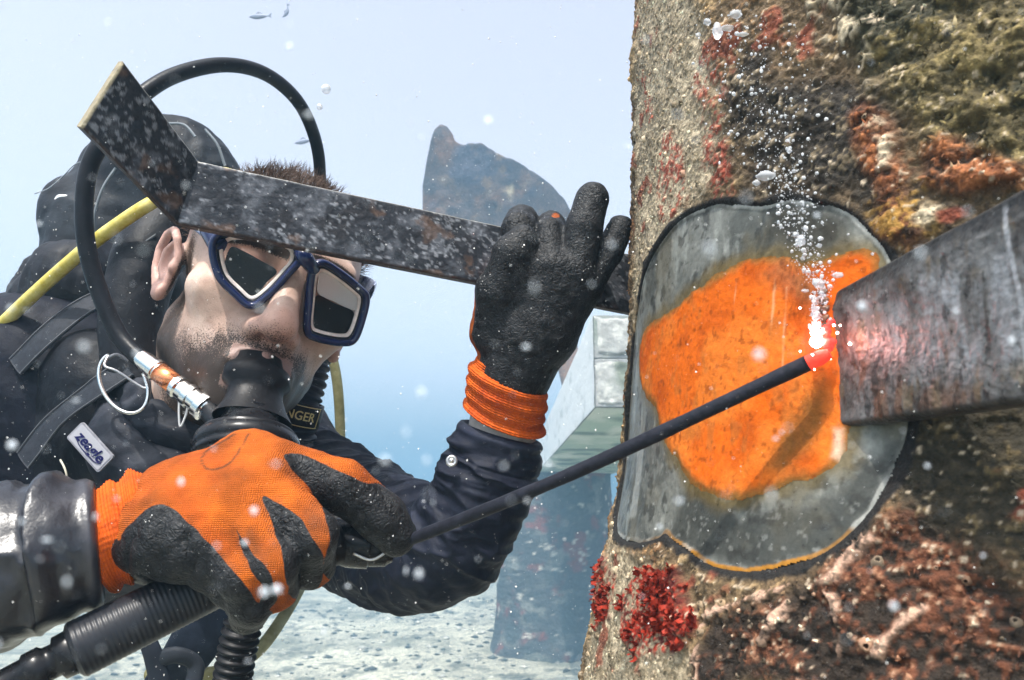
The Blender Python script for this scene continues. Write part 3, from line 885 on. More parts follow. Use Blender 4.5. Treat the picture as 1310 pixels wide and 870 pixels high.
    steel = mixc(steel, (0.15, 0.105, 0.035), sstep(0.010, 0.0, sdo + 0.005 * fbm(base, 70, 3, 74)) * 0.75)                   # yellow halo beside the primer
    edge = sstep(-0.0016, -0.0008, sdp)
    stripe = zone_uv(U, Zp, [(818, 560), (826, 560), (826, 660), (818, 660)], 3)
    steel = mixc(steel, (0.55, 0.56, 0.53), stripe * 0.35)
    lowedge = np.exp(-((U - PIL_R * pil_hit(960, 700)[0]) / 0.055) ** 2) * (Zp < pil_hit(900, 660)[1])
    steel = mixc(steel, (0.42, 0.19, 0.03), edge * np.clip(lowedge * 1.4, 0, 1))
    steel = mixc(steel, (0.42, 0.42, 0.38), edge * sstep(0.0, 0.3, fbm(base, 60, 3, 78)) * 0.7)
    sheet('cleaned_steel', sdp < 0.0012, hb + 0.0005 * edge, steel * steel_gain, M('ground_steel', attr=True, rough=0.42, metal=0.25, var=0.25, vscale=300, rvar=0.18, bumps=[(160, 0.35, 0.0012, 'noise'), (700, 0.25, 0.0006, 'noise')]))
    keep = (sdo < 0) & (sdp < -0.0015)
    oc = np.tile(np.array([0.60, 0.122, 0.008]), (len(U), 1))
    oc = mixc(oc, (0.44, 0.082, 0.006), sstep(-0.1, 0.5, fbm(base, 34, 4, 79)))
    oc = mixc(oc, (0.63, 0.165, 0.020), sstep(0.15, 0.5, fbm(base, 22, 4, 80)))
    oc = mixc(oc, (0.17, 0.095, 0.025), sstep(-0.0075, -0.0002, sdo + 0.003 * fbm(base, 90, 3, 73)) * 0.95)
    oc = mixc(oc, (0.22, 0.05, 0.006), sstep(0.40, 0.55, fbm(base, 330, 2, 84)) * 0.6)
    oc = mixc(oc, (0.30, 0.13, 0.03), sstep(0.2, 0.5, fbm(base * [2, 1, 1], 60, 3, 85)) * 0.4)
    scorch = zone_uv(U, Zp, [(1000, 330), (1030, 350), (1052, 372), (1050, 420), (1040, 395), (1010, 372), (975, 352)], 16)
    oc = mixc(oc, (0.30, 0.12, 0.05), scorch * 0.7)
    rod_shadow = zone_uv(U, Zp, [(1050, 470), (1066, 480), (1064, 530), (1040, 575), (1010, 610), (985, 600), (1000, 560), (1028, 520)], 14)  # cast shadow of the rod painted as a dark band on the orange
    oc = mixc(oc, (0.14, 0.075, 0.02), rod_shadow * 0.8 * sstep(-0.5, 0.2, fbm(base, 70, 3, 81) + 0.35))
    # pale drip marks from the weld
    for k, x in enumerate([938, 985, 1001]):
        a = pil_hit(x + 6, 345 + 12 * (k % 3)); b = pil_hit(x - 2, 430 + 22 * (k % 4))
        d = poly_sd(U + 0.0022 * fbm(base, 28, 2, 290 + k), Zp, [(PIL_R * a[0], a[1]), (PIL_R * b[0], b[1])], closed=False) + 0.0006 * fbm(base, 120, 2, 90 + k)
        oc = mixc(oc, (0.72, 0.52, 0.30), sstep(0.0010, 0.0001, d) * 0.4 * sstep(-0.2, 0.3, fbm(base, 45, 2, 190 + k)))
    white = zone_uv(U, Zp, [(1066, 545), (1082, 548), (1080, 590), (1068, 585)], 6)
    oc = mixc(oc, (0.75, 0.66, 0.5), white * 0.7)
    ho = hb + 0.0004 + 0.00028 * fbm(base, 150, 3, 82) + 0.00016 * fbm(base, 420, 2, 83)
    ho = ho * sstep(0.0, -0.005, sdo) + 0.00018
    sheet('orange_primer', keep, ho, oc * np.array([0.86, 0.80, 0.8]), M('orange_rust', attr=True, rough=0.9, var=0.18, vscale=420, bumps=[(260, 0.3, 0.0010, 'noise'), (1100, 0.4, 0.0007, 'noise')], spec=0.1), 'powdery orange rust layer left on the cleaned steel')
    return t
def zone_uv(U, Z, pts, soft=10):
    m = 0.40 / FPX
    d = poly_sd(U, Z, uv_poly(pts)) + 8 * m * fbm(np.stack([U, Z, U * 0], 1), 60, 3, 5)
    return sstep(soft * m, -soft * m, d)
pile = make_pile()

# ------------------------------------------------------------------ steel plate being welded on
WELD = np.array(pil_hit(1050, 440)[2])
def make_plate():
    a = pil_hit(1062, 372); b = pil_hit(1073, 546)
    A, B = np.array(a[2]), np.array(b[2])                # top and bottom of the welded edge
    xd = 0.205
    C, D = P(1372, 200, xd), P(1372, 506, xd)          # far end, past the frame
    e = (C - A); e /= np.linalg.norm(e)
    nrm = np.cross(e, B - A); nrm /= np.linalg.norm(nrm)
    if nrm @ (CAM - A) > 0: nrm = -nrm
    th = 0.011
    A = A - e * 0.002; B = B - e * 0.002
    # finely gridded front so that pits and the hammered edge are real relief
    nu, nv = 260, 150
    s, v = np.meshgrid(np.linspace(0, 1, nu), np.linspace(0, 1, nv), indexing='ij')
    def surf(off):
        return (A * (1 - s[..., None]) + C * s[..., None]) * (1 - v[..., None]) + (B * (1 - s[..., None]) + D * s[..., None]) * v[..., None] + nrm * off[..., None]
    p0 = surf(s * 0)
    h = 0.0008 * fbm(p0, 60, 4, 101) + 0.0005 * np.abs(fbm(p0, 220, 3, 102))
    edge = np.minimum(np.minimum(v, 1 - v) * 0.062, np.minimum(s, 1 - s) * 0.15)
    rnd = 0.0022 * (1 - np.clip(edge / 0.002, 0, 1)) ** 2
    rnd = rnd + 0.0012 * sstep(0.010, 0.002, v * 0.065)     # worn chamfer along the top
    dent = np.exp(-(((s - 0.30) / 0.12) ** 2 + ((v - 0.38) / 0.22) ** 2) ** 2)
    F0 = surf(h + rnd + 0.0008 * dent)
    B0 = surf(th - rnd + s * 0)
    V = np.concatenate([F0.reshape(-1, 3), B0.reshape(-1, 3)])
    q = p0.reshape(-1, 3); S, Vv = s.reshape(-1), v.reshape(-1)
    q2 = np.stack([S * 0.25, Vv * 0.065, S * 0], 1)
    c = np.tile(np.array([0.165, 0.163, 0.16]), (len(q), 1))
    c = mixc(c, (0.075, 0.068, 0.062), sstep(-0.05, 0.45, fbm(q2, 60, 5, 103)) * 0.8)
    grey = sstep(0.25, 0.6, S + 0.3 * fbm(q2, 30, 4, 104)) * sstep(0.16, 0.35, Vv + 0.1 * fbm(q2, 40, 3, 105)) * sstep(0.92, 0.7, Vv)
    c = mixc(c, (0.31, 0.32, 0.335), grey * sstep(-0.35, 0.4, fbm(q2 * [1.6, 0.5, 1], 75, 5, 106)) * 0.85)
    c = mixc(c, (0.24, 0.245, 0.25), dent.reshape(-1) * 0.4)
    c = mixc(c, (0.17, 0.095, 0.06), sstep(0.14, 0.46, fbm(q2, 48, 4, 107)) * sstep(0.55, 0.8, Vv + 0.4 * (1 - S)) * 0.7)
    c = mixc(c, (0.19, 0.145, 0.09), sstep(0.2, 0.5, fbm(q2, 90, 4, 108)) * (1 - grey) * 0.6)
    c = mixc(c, (0.025, 0.025, 0.025), sstep(0.17, 0.06, Vv + 0.05 * fbm(q2, 50, 3, 109)) * 0.8)
    c = mixc(c, (0.03, 0.03, 0.03), sstep(0.30, 0.45, fbm(q2, 130, 3, 110)) * 0.6)
    c = mixc(c, (0.03, 0.03, 0.03), sstep(0.95, 0.985, Vv) * 0.8)
    scr = sstep(0.012, 0.004, np.abs(S - 0.83 - 0.10 * (Vv - 0.4) + 0.02 * fbm(q2, 30, 3, 111)))
    c = mixc(c, (0.42, 0.43, 0.45), scr * sstep(0.02, 0.1, Vv) * 0.8)
    c = mixc(c, (0.10, 0.05, 0.04), sstep(0.05, 0.0, S) * 0.7)
    c = c * 0.85
    cc = np.concatenate([c, np.tile(np.array([0.05, 0.045, 0.042]), (len(q), 1))])
    g = grid_faces(nu, nv); m = nu * nv
    F = [tuple(f) for f in g] + [tuple(f[::-1] + m) for f in g]
    def idx(i, j): return i * nv + j
    rim = [idx(i, 0) for i in range(nu)] + [idx(nu - 1, j) for j in range(1, nv)] + [idx(i, nv - 1) for i in range(nu - 2, -1, -1)] + [idx(0, j) for j in range(nv - 2, 0, -1)]
    for k in range(len(rim)):
        a_, b_ = rim[k], rim[(k + 1) % len(rim)]
        F.append((b_, a_, a_ + m, b_ + m))
    t = thing('steel_plate', (A + B) / 2, 'thick scratched grey steel plate standing out from the big pillar, its end being welded', 'steel plate')
    obj('plate', V, F, M('scale_steel', attr=True, rough=0.42, metal=0.35, var=0.35, vscale=260, rvar=0.2, bumps=[(140, 0.4, 0.0015, 'noise'), (600, 0.4, 0.0008, 'noise')]), t, col=cc, sharp=0.9)
    # weld bead: overlapping lumps down the welded edge
    bm = bmesh.new()
    for k in range(16):
        f = k / 15
        c0 = A * (1 - f) + B * f
        if f < 0.42:
            r = 0.0028 + 0.0010 * random.random()
            mm = Matrix.Translation(c0 - nrm * 0.001 - e * 0.001) @ Matrix.Diagonal((1, 1, 0.7, 1))
            bmesh.ops.create_icosphere(bm, subdivisions=2, radius=r, matrix=mm)
    Vb = np.array([v.co[:] for v in bm.verts]); Fb = np.array([[v.index for v in f.verts] for f in bm.faces])
    bm.free()
    Vb = Vb + 0.0006 * np.stack([fbm(Vb, 400, 2, 120), fbm(Vb, 400, 2, 121), fbm(Vb, 400, 2, 122)], 1)
    obj('weld_bead', Vb, Fb, M('slag', (0.07, 0.06, 0.055), rough=0.45, metal=0.4, color2=(0.20, 0.10, 0.06), vscale=200), t)
    return A, B, e, nrm
PL_A, PL_B, PL_E, PL_N = make_plate()

# ------------------------------------------------------------------ the welding rod and its arc
ROD_TIP = P(1062, 452, proj(WELD)[2] - 0.016)
ROD_BACK = P(468, 713, 0.437)
def make_rod():
    a, b = ROD_BACK, ROD_TIP
    t = thing('welding_rod', ROD_BACK, 'long thin black welding rod pointing from the orange glove to the glowing weld', 'welding rod')
    n = 160
    def pr(s):
        return 1 + 0.03 * np.sin(s * 900) * 0.3 + 0.05 * vnoise(np.stack([s * 60, s * 0, s * 0], 1), 1, 7)
    mid = (a + b) / 2 - UP * 0.0035
    V, F = tube([a, mid, b * 0.965 + a * 0.035], 0.0035, n, 16, pr)
    obj('coated_core', V, F, M('rod_flux', (0.012, 0.013, 0.019), rough=0.5, var=0.5, vscale=180, bumps=[(300, 0.5, 0.0010, 'noise')], speck=(420, -0.30, (0.55, 0.58, 0.6))), t)
    V, F = tube([b * 0.965 + a * 0.035, b * 0.985 + a * 0.015, b], [0.0035, 0.0033, 0.0022], 20, 16)
    m = M('hot_tip', (0.25, 0.03, 0.02), rough=0.6, bumps=[(500, 0.6, 0.001, 'noise')])
    bs = m.node_tree.nodes['Principled BSDF']; bs.inputs['Emission Color'].default_value = (1, 0.06, 0.03, 1); bs.inputs['Emission Strength'].default_value = 0.5
    obj('hot_end', V, F, m, t)
make_rod()

def blob(center, r, seed, amp=0.25, sub=3, scale=(1, 1, 1)):
    bm = bmesh.new(); bmesh.ops.create_icosphere(bm, subdivisions=sub, radius=1.0)
    V = np.array([v.co[:] for v in bm.verts]); F = np.array([[v.index for v in f.verts] for f in bm.faces]); bm.free()
    V = V * (1 + amp * fbm(V + seed * 3.7, 1.6, 3, seed))[:, None] * np.array(scale) * r
    return V + np.asarray(center), F

def make_arc():
    c = P(1044, 437, proj(WELD)[2] - 0.012)
    t = thing('welding_arc', c, 'white hot welding arc with a red glow where the rod tip meets the plate', 'welding arc')
    V, F = join(blob(c, 0.0027, 3, 0.3), blob(c + UP * 0.0036 - RIGHT * 0.0004, 0.0017, 13, 0.4), blob(c + UP * 0.0062 + RIGHT * 0.0004, 0.0011, 14, 0.4))
    obj('arc_core', V, F, MG('arc_white', (1.0, 0.80, 0.74), 22.0), t)
    V, F = join(blob(c + RIGHT * 0.0055 - UP * 0.001, 0.0030, 5, 0.4), blob(c + RIGHT * 0.0045 + UP * 0.005, 0.0022, 6, 0.4), blob(c + RIGHT * 0.0065 + UP * 0.0085, 0.0015, 8, 0.4))
    obj('molten_drops', V, F, MG('arc_red', (1.0, 0.035, 0.025), 0.9), t)
    # glowing sphere added to draw the arc's red halo, and a few flying sparks
    V, F = blob(c, 0.020, 9, 0.0)
    gm = bpy.data.materials.new('halo_glow'); gm.use_nodes = True
    nt = gm.node_tree; nt.nodes.clear()
    out = nt.nodes.new('ShaderNodeOutputMaterial'); em = nt.nodes.new('ShaderNodeEmission'); em.inputs['Color'].default_value = (1, 0.10, 0.07, 1)
    tcn = nt.nodes.new('ShaderNodeTexCoord'); ln = nt.nodes.new('ShaderNodeVectorMath'); ln.operation = 'LENGTH'; nt.links.new(tcn.outputs['Object'], ln.inputs[0])
    mr = nt.nodes.new('ShaderNodeMapRange'); mr.interpolation_type = 'SMOOTHERSTEP'; mr.inputs['From Min'].default_value = 0.014; mr.inputs['From Max'].default_value = 0.0
    mr.inputs['To Min'].default_value = 0.0; mr.inputs['To Max'].default_value = 1.0; nt.links.new(ln.outputs['Value'], mr.inputs[0])
    pw = nt.nodes.new('ShaderNodeMath'); pw.operation = 'POWER'; nt.links.new(mr.outputs[0], pw.inputs[0]); pw.inputs[1].default_value = 2.0
    sm = nt.nodes.new('ShaderNodeMath'); sm.operation = 'MULTIPLY'; nt.links.new(pw.outputs[0], sm.inputs[0]); sm.inputs[1].default_value = 46.0
    nt.links.new(sm.outputs[0], em.inputs['Strength']); nt.links.new(em.outputs[0], out.inputs['Volume'])
    obj('arc_halo', V, F, gm, t)
    sp = MG('spark_hot', (1.0, 0.55, 0.45), 14.0)
    r6 = np.random.default_rng(4)
    for k in range(12):
        v = r6.normal(size=3); v /= np.linalg.norm(v)
        V, F = blob(c + v * r6.uniform(0.006, 0.017) - FWD * 0.004, r6.uniform(0.0003, 0.0008), k, 0.2, 1)
        obj('spark', V, F, sp, t)
    ld = bpy.data.lights.new('arc_light', 'POINT'); ld.energy = 0.008; ld.color = (1.0, 0.16, 0.12); ld.shadow_soft_size = 0.004
    lo = bpy.data.objects.new('arc_light', ld); COL.objects.link(lo); lo.parent = t
    lo.location = tuple(-FWD * 0.006 - RIGHT * 0.001)
make_arc()
# ------------------------------------------------------------------ the diver
def _rot(y, p, r):
    cy, sy, cp, sp, cr, sr = math.cos(y), math.sin(y), math.cos(p), math.sin(p), math.cos(r), math.sin(r)
    Rz = np.array([[cy, -sy, 0], [sy, cy, 0], [0, 0, 1]]); Rx = np.array([[1, 0, 0], [0, cp, -sp], [0, sp, cp]])
    Ry = np.array([[cr, 0, sr], [0, 1, 0], [-sr, 0, cr]])
    return Ry @ Rz @ Rx
HR = _rot(0.477, -0.219, 0.397)
HC = np.array([-0.2209, 0.6605, 0.0477])            # right, depth, up from the camera
CB = np.stack([RIGHT, FWD, UP])                       # rows: camera axes
HB = CAM + HC @ CB
HM = (CB.T @ HR)                                      # head-local -> world rotation
def H(*p): return HB + HM @ np.array(p, float)
def Harr(p): return HB + np.asarray(p) @ HM.T
def to_head(p): return (np.asarray(p, float) - HB) @ HM

person = thing('person', H(0, 0.1, -0.2), 'diver in dark coveralls and orange gloves welding with a rod, leaning towards the pillar', 'person')

def head_sdf(p):
    x = np.abs(p[..., 0]); q = np.stack([x, p[..., 1], p[..., 2]], -1)      # mirrored half
    d = ell_d(q, (0, 0.014, 0.030), (0.076, 0.096, 0.078))
    d = smin(d, ell_d(q, (0, -0.034, -0.040), (0.059, 0.060, 0.078)), 0.03)
    d = smin(d, seg_d(q, (0.050, 0.006, -0.070), (0.012, -0.076, -0.108), 0.017, 0.015), 0.022)
    d = smin(d, ell_d(q, (0, -0.080, -0.106), (0.022, 0.017, 0.016)), 0.016)
    d = smin(d, ell_d(q, (0.045, -0.058, -0.026), (0.021, 0.021, 0.015)), 0.024)
    d = smin(d, seg_d(q, (0.0, -0.088, 0.020), (0.046, -0.070, 0.022), 0.0095, 0.008), 0.018)
    d = smin(d, ell_d(q, (0, -0.078, -0.078), (0.033, 0.024, 0.030)), 0.02)
    d = smax(d, -ell_d(q, (0.032, -0.098, 0.0), (0.019, 0.015, 0.012)), 0.014)
    d = smin(d, ell_d(q, (0.032, -0.074, 0.0), (0.0135, 0.0125, 0.0105)), 0.004)
    d = smin(d, seg_d(q, (0, -0.090, 0.012), (0, -0.113, -0.040), 0.0085, 0.0125), 0.012)
    d = smin(d, ell_d(q, (0, -0.113, -0.043), (0.0135, 0.0125, 0.0115)), 0.008)
    d = smin(d, ell_d(q, (0.0135, -0.098, -0.048), (0.0085, 0.012, 0.0085)), 0.007)
    d = smax(d, -ell_d(q, (0.0068, -0.107, -0.0555), (0.0042, 0.0068, 0.0048)), 0.003)
    d = smax(d, -ell_d(q, (0, -0.112, -0.080), (0.0185, 0.024, 0.0095)), 0.006)
    d = smin(d, np.minimum(seg_d(q, (0, -0.1045, -0.0685), (0.0225, -0.095, -0.077), 0.0052, 0.004), seg_d(q, (0, -0.1025, -0.0925), (0.0215, -0.094, -0.0825), 0.006, 0.004)), 0.007)
    # neck, sinew and throat
    d = smin(d, seg_d(q, (0, 0.030, -0.050), (0, 0.085, -0.185), 0.056, 0.060), 0.030)
    d = smin(d, seg_d(q, (0.052, 0.030, -0.050), (0.020, 0.020, -0.165), 0.013, 0.012), 0.02)
    S_ = np.float32(0.90); q = np.stack([q[..., 0], (q[..., 1] - 0.014) / S_ + 0.014, (q[..., 2] + 0.016) / S_ - 0.016], -1)
    # ear: plate, rim, inner fold, hollow, lobe
    e = ell_d(q, (0.0770, 0.0165, -0.014), (0.0060, 0.0165, 0.0285))
    rim = [(0.0765, -0.002, -0.004), (0.083, 0.000, 0.014), (0.087, 0.013, 0.0235), (0.0905, 0.027, 0.0195), (0.0915, 0.0335, 0.004), (0.0895, 0.031, -0.014), (0.085, 0.022, -0.030), (0.0815, 0.012, -0.0405)]
    e = smin(e, chain_d(q, rim, [0.003, 0.0036, 0.0039, 0.0040, 0.0040, 0.0038, 0.0036, 0.0040]), 0.006)
    anti = [(0.083, 0.010, 0.012), (0.0865, 0.0195, 0.003), (0.0855, 0.020, -0.014), (0.082, 0.012, -0.024)]
    e = smin(e, chain_d(q, anti, [0.0028, 0.0034, 0.0034, 0.003]), 0.003)
    e = smax(e, -ell_d(q, (0.0845, 0.0095, -0.010), (0.0072, 0.0068, 0.0105)), 0.004)
    e = smin(e, ell_d(q, (0.0805, 0.0085, -0.0385), (0.0046, 0.0072, 0.0080)), 0.006)
    e = smin(e, ell_d(q, (0.0775, -0.0015, -0.0125), (0.0045, 0.0042, 0.006)), 0.004)
    return smin(d, e, 0.006)

def skin_mat():
    m = M('skin', attr=True, rough=0.42, var=0.10, vscale=140, sss=0.12, bumps=[(700, 0.25, 0.0008, 'noise'), (180, 0.2, 0.0012, 'noise')], spec=0.3)
    nt = m.node_tree; N, L = nt.nodes, nt.links; b = N['Principled BSDF']
    a = [n for n in N if n.type == 'ATTRIBUTE'][0]
    tc = [n for n in N if n.type == 'TEX_COORD'][0]
    vo = N.new('ShaderNodeTexNoise'); vo.inputs['Scale'].default_value = 900; vo.inputs['Detail'].default_value = 3; L.new(tc.outputs['Object'], vo.inputs['Vector'])
    mr = N.new('ShaderNodeMath'); mr.operation = 'MULTIPLY_ADD'; L.new(a.outputs['Alpha'], mr.inputs[0]); mr.inputs[1].default_value = 0.75; mr.inputs[2].default_value = -0.62
    ad = N.new('ShaderNodeMath'); ad.operation = 'ADD'; L.new(mr.outputs[0], ad.inputs[0]); L.new(vo.outputs['Fac'], ad.inputs[1])
    rp = N.new('ShaderNodeMapRange'); rp.inputs['From Min'].default_value = 0.0; rp.inputs['From Max'].default_value = 0.24; L.new(ad.outputs[0], rp.inputs[0])
    old = b.inputs['Base Color'].links[0].from_socket
    mx = N.new('ShaderNodeMix'); mx.data_type = 'RGBA'; L.new(rp.outputs[0], mx.inputs[0]); L.new(old, mx.inputs[6]); mx.inputs[7].default_value = (0.035, 0.024, 0.018, 1)
    L.new(mx.outputs[2], b.inputs['Base Color'])
    return m

def make_head():
    V, F = nets(head_sdf, (-0.105, -0.145, -0.205), (0.105, 0.135, 0.13), 0.0019)
    x, y, z = np.abs(V[:, 0]), V[:, 1], V[:, 2]
    V = V + vnormals(V, F) * (0.0006 * fbm(V, 70, 3, 201))[:, None]
    c = np.tile(np.array([0.46, 0.32, 0.255]), (len(V), 1))
    c = mixc(c, (0.60, 0.47, 0.40), sstep(0.0, 0.5, fbm(V, 28, 3, 202)) * 0.6)
    c = mixc(c, (0.36, 0.22, 0.17), sstep(0.12, 0.5, fbm(V, 55, 4, 206)) * 0.5)
    ear = sstep(0.0735, 0.0765, x) * sstep(-0.055, -0.049, z) * (y > -0.012) * (z < 0.04)
    c = mixc(c, (0.46, 0.25, 0.215), ear * 0.6)
    nose = np.exp(-((x / 0.02) ** 2 + ((y + 0.11) / 0.02) ** 2 + ((z + 0.045) / 0.02) ** 2))
    c = mixc(c, (0.55, 0.27, 0.21), nose * 0.7)
    lips = sstep(0.0085, 0.004, np.minimum(np.abs(z + 0.0700), np.abs(z + 0.0915))) * (x < 0.024) * (y < -0.088)
    c = mixc(c, (0.26, 0.12, 0.10), lips * 0.7)
    hollow = np.exp(-(((x - 0.032) / 0.022) ** 2 + ((z - 0.0) / 0.014) ** 2)) * (y < -0.05)
    c = mixc(c, (0.42, 0.23, 0.18), hollow * 0.5)
    # beard: jaw, chin, moustache, sideburn; no hair on lips, upper cheeks, nose
    line = np.interp(y, [-0.12, -0.09, -0.06, -0.03, -0.005, 0.01], [-0.056, -0.060, -0.068, -0.066, -0.030, 0.01])
    beard = sstep(0.010, -0.010, z - line + 0.006 * fbm(V, 50, 3, 203)) * sstep(-0.158, -0.118, z + 0.008 * fbm(V, 40, 2, 204)) * sstep(0.022, 0.004, y)
    side = np.exp(-(((y + 0.006) / 0.012) ** 2)) * sstep(-0.085, -0.05, z) * sstep(0.04, 0.0, z) * (x > 0.05) * (1 - ear)
    brow = sstep(0.0085, 0.004, np.abs(z - 0.0195 + 0.006 * ((x - 0.03) / 0.03) ** 2)) * (x > 0.008) * (x < 0.054) * (y < -0.06)
    scalp = sstep(0.050, 0.075, z + 0.45 * (y + 0.03) ) * (y > -0.09)
    must = np.exp(-((z + 0.0625) / 0.008) ** 2) * (x < 0.036) * (y < -0.08)
    soft = sstep(0.022, -0.030, z - line + 0.010 * fbm(V, 45, 3, 203)) * sstep(-0.165, -0.125, z + 0.008 * fbm(V, 40, 2, 204)) * sstep(0.026, 0.0, y)
    bd = np.clip(soft * (0.66 + 0.10 * fbm(V, 60, 3, 205)) + 0.18 * must + 0.14 * np.exp(-((np.abs(z + 0.105) + np.abs(y + 0.08)) / 0.03) ** 2), 0, 0.70) * (1 - ear)
    al = np.clip(np.maximum(np.maximum(bd, side * 0.62 * (1 - ear)), np.maximum(brow * 0.85, scalp * (1 - ear))) * (1 - lips), 0, 1)
    c = mixc(c, (0.13, 0.09, 0.075), np.clip(bd * 1.1, 0, 1))
    cc = np.concatenate([c, al[:, None]], 1)
    o = obj('head', Harr(V), F, skin_mat(), person, col=cc)
    return V, al
HV, HAL = make_head()

def make_hair():
    n = 5200
    r2 = np.random.default_rng(5)
    u = r2.normal(size=(n * 3, 3)); u /= np.linalg.norm(u, axis=1)[:, None]
    root = np.array([0, 0.014, 0.030]) + u * np.array([0.0755, 0.0955, 0.0775])
    ok = (root[:, 2] + 0.45 * (root[:, 1] + 0.03) > 0.055) & (root[:, 1] > -0.092)
    root, u = root[ok][:n], u[ok][:n]
    n = len(root)
    ln = r2.uniform(0.006, 0.016, n)[:, None]
    sweep = np.stack([0.25 + 0.9 * vnoise(root, 55, 1), -0.25 + 0.9 * vnoise(root, 60, 2), 0.25 + 0.7 * vnoise(root, 55, 3)], 1)
    d1 = 0.75 * u + 0.6 * sweep + 0.30 * r2.normal(size=(n, 3)); d1 /= np.linalg.norm(d1, axis=1)[:, None]
    d2 = d1 + 0.7 * sweep + 0.3 * r2.normal(size=(n, 3)); d2 /= np.linalg.norm(d2, axis=1)[:, None]
    p0, p1 = root, root + d1 * ln * 0.5
    p2 = p1 + d2 * ln * 0.55
    s = np.cross(d1, r2.normal(size=(n, 3))); s /= np.linalg.norm(s, axis=1)[:, None]
    w = np.cross(d1, s)
    def ring(p, r): return [p + r * s, p - 0.5 * r * s + 0.87 * r * w, p - 0.5 * r * s - 0.87 * r * w]
    V = np.stack(ring(p0, 0.00034) + ring(p1, 0.00028) + ring(p2, 0.00008), 1)
    q = []
    for k in (0, 3):
        for j in range(3):
            q.append([k + j, k + (j + 1) % 3, k + 3 + (j + 1) % 3, k + 3 + j])
    F = np.array(q)[None] + (np.arange(n) * 9)[:, None, None]
    cc = np.repeat(np.array([[0.085, 0.055, 0.04]]) * r2.uniform(0.6, 2.0, (n, 1)), 9, 0)
    obj('hair', Harr(V.reshape(-1, 3)), F.reshape(-1, 4), M('hair_brown', attr=True, rough=0.5), person, col=cc)
make_hair()

# ---- coveralls: torso by distance field, sleeves as dense folded tubes
CLOTH = M('coverall', attr=True, rough=0.58, var=0.25, vscale=120, bumps=[(900, 0.25, 0.0008, 'noise'), (90, 0.4, 0.003, 'noise')], speck=(210, -0.335, (0.5, 0.55, 0.6)), spec=0.15)
LEATHER = M('oiled_cloth', attr=True, rough=0.30, var=0.25, vscale=90, bumps=[(600, 0.25, 0.0008, 'noise'), (45, 0.22, 0.004, 'noise')], speck=(260, -0.36, (0.5, 0.52, 0.55)), spec=0.62)
AX = np.stack([RIGHT, FWD, UP], 1).astype(np.float32)
NECK = H(0, 0.085, -0.175)

def torso_sdf(p):
    d = ell_d(p, P(170, 590, 0.90), (0.20, 0.21, 0.125), AX)
    d = smin(d, ell_d(p, P(62, 492, 0.80), (0.115, 0.115, 0.105), AX), 0.06)
    d = smin(d, seg_d(p, P(370, 620, 0.84), P(300, 560, 0.90), 0.075, 0.10), 0.05)
    d = smin(d, seg_d(p, P(170, 620, 0.95), P(190, 640, 1.50), 0.16, 0.13), 0.06)
    return d

def make_torso():
    lo = np.minimum(P(-90, 860, 0.72), P(-90, 700, 1.5)); lo = np.array([-0.75, 0.55, CAM[2] - 0.23]); hi = np.array([0.02, 1.72, CAM[2] + 0.39])
    V, F = nets(torso_sdf, lo, hi, 0.0055)
    N = vnormals(V, F)
    w = 0.009 * fbm(V * [1, 0.6, 1.0], 9, 4, 211) + 0.006 * (np.abs(fbm(V * [1.3, 1, 0.6], 14, 3, 212)) - 0.2) + 0.002 * fbm(V, 40, 3, 213)
    V = V + N * w[:, None]
    c = np.tile(np.array([0.007, 0.008, 0.014]), (len(V), 1))
    c = mixc(c, (0.022, 0.025, 0.034), sstep(0.1, 0.5, fbm(V, 14, 4, 214)) * 0.7)
    obj('jacket', V, F, CLOTH, person, col=c)
make_torso()

def fold(V0, ctr, amp, seed, ax_scale, ar_scale, s):
    """cloth folds that run round the sleeve"""
    q = np.stack([s * ax_scale, V0[:, 0] * ar_scale, V0[:, 2] * ar_scale], 1)
    r = 1 - np.abs(fbm(q, 1.0, 3, seed)) * 2
    return amp * (np.clip(r, 0, 1) ** 2 - 0.3)

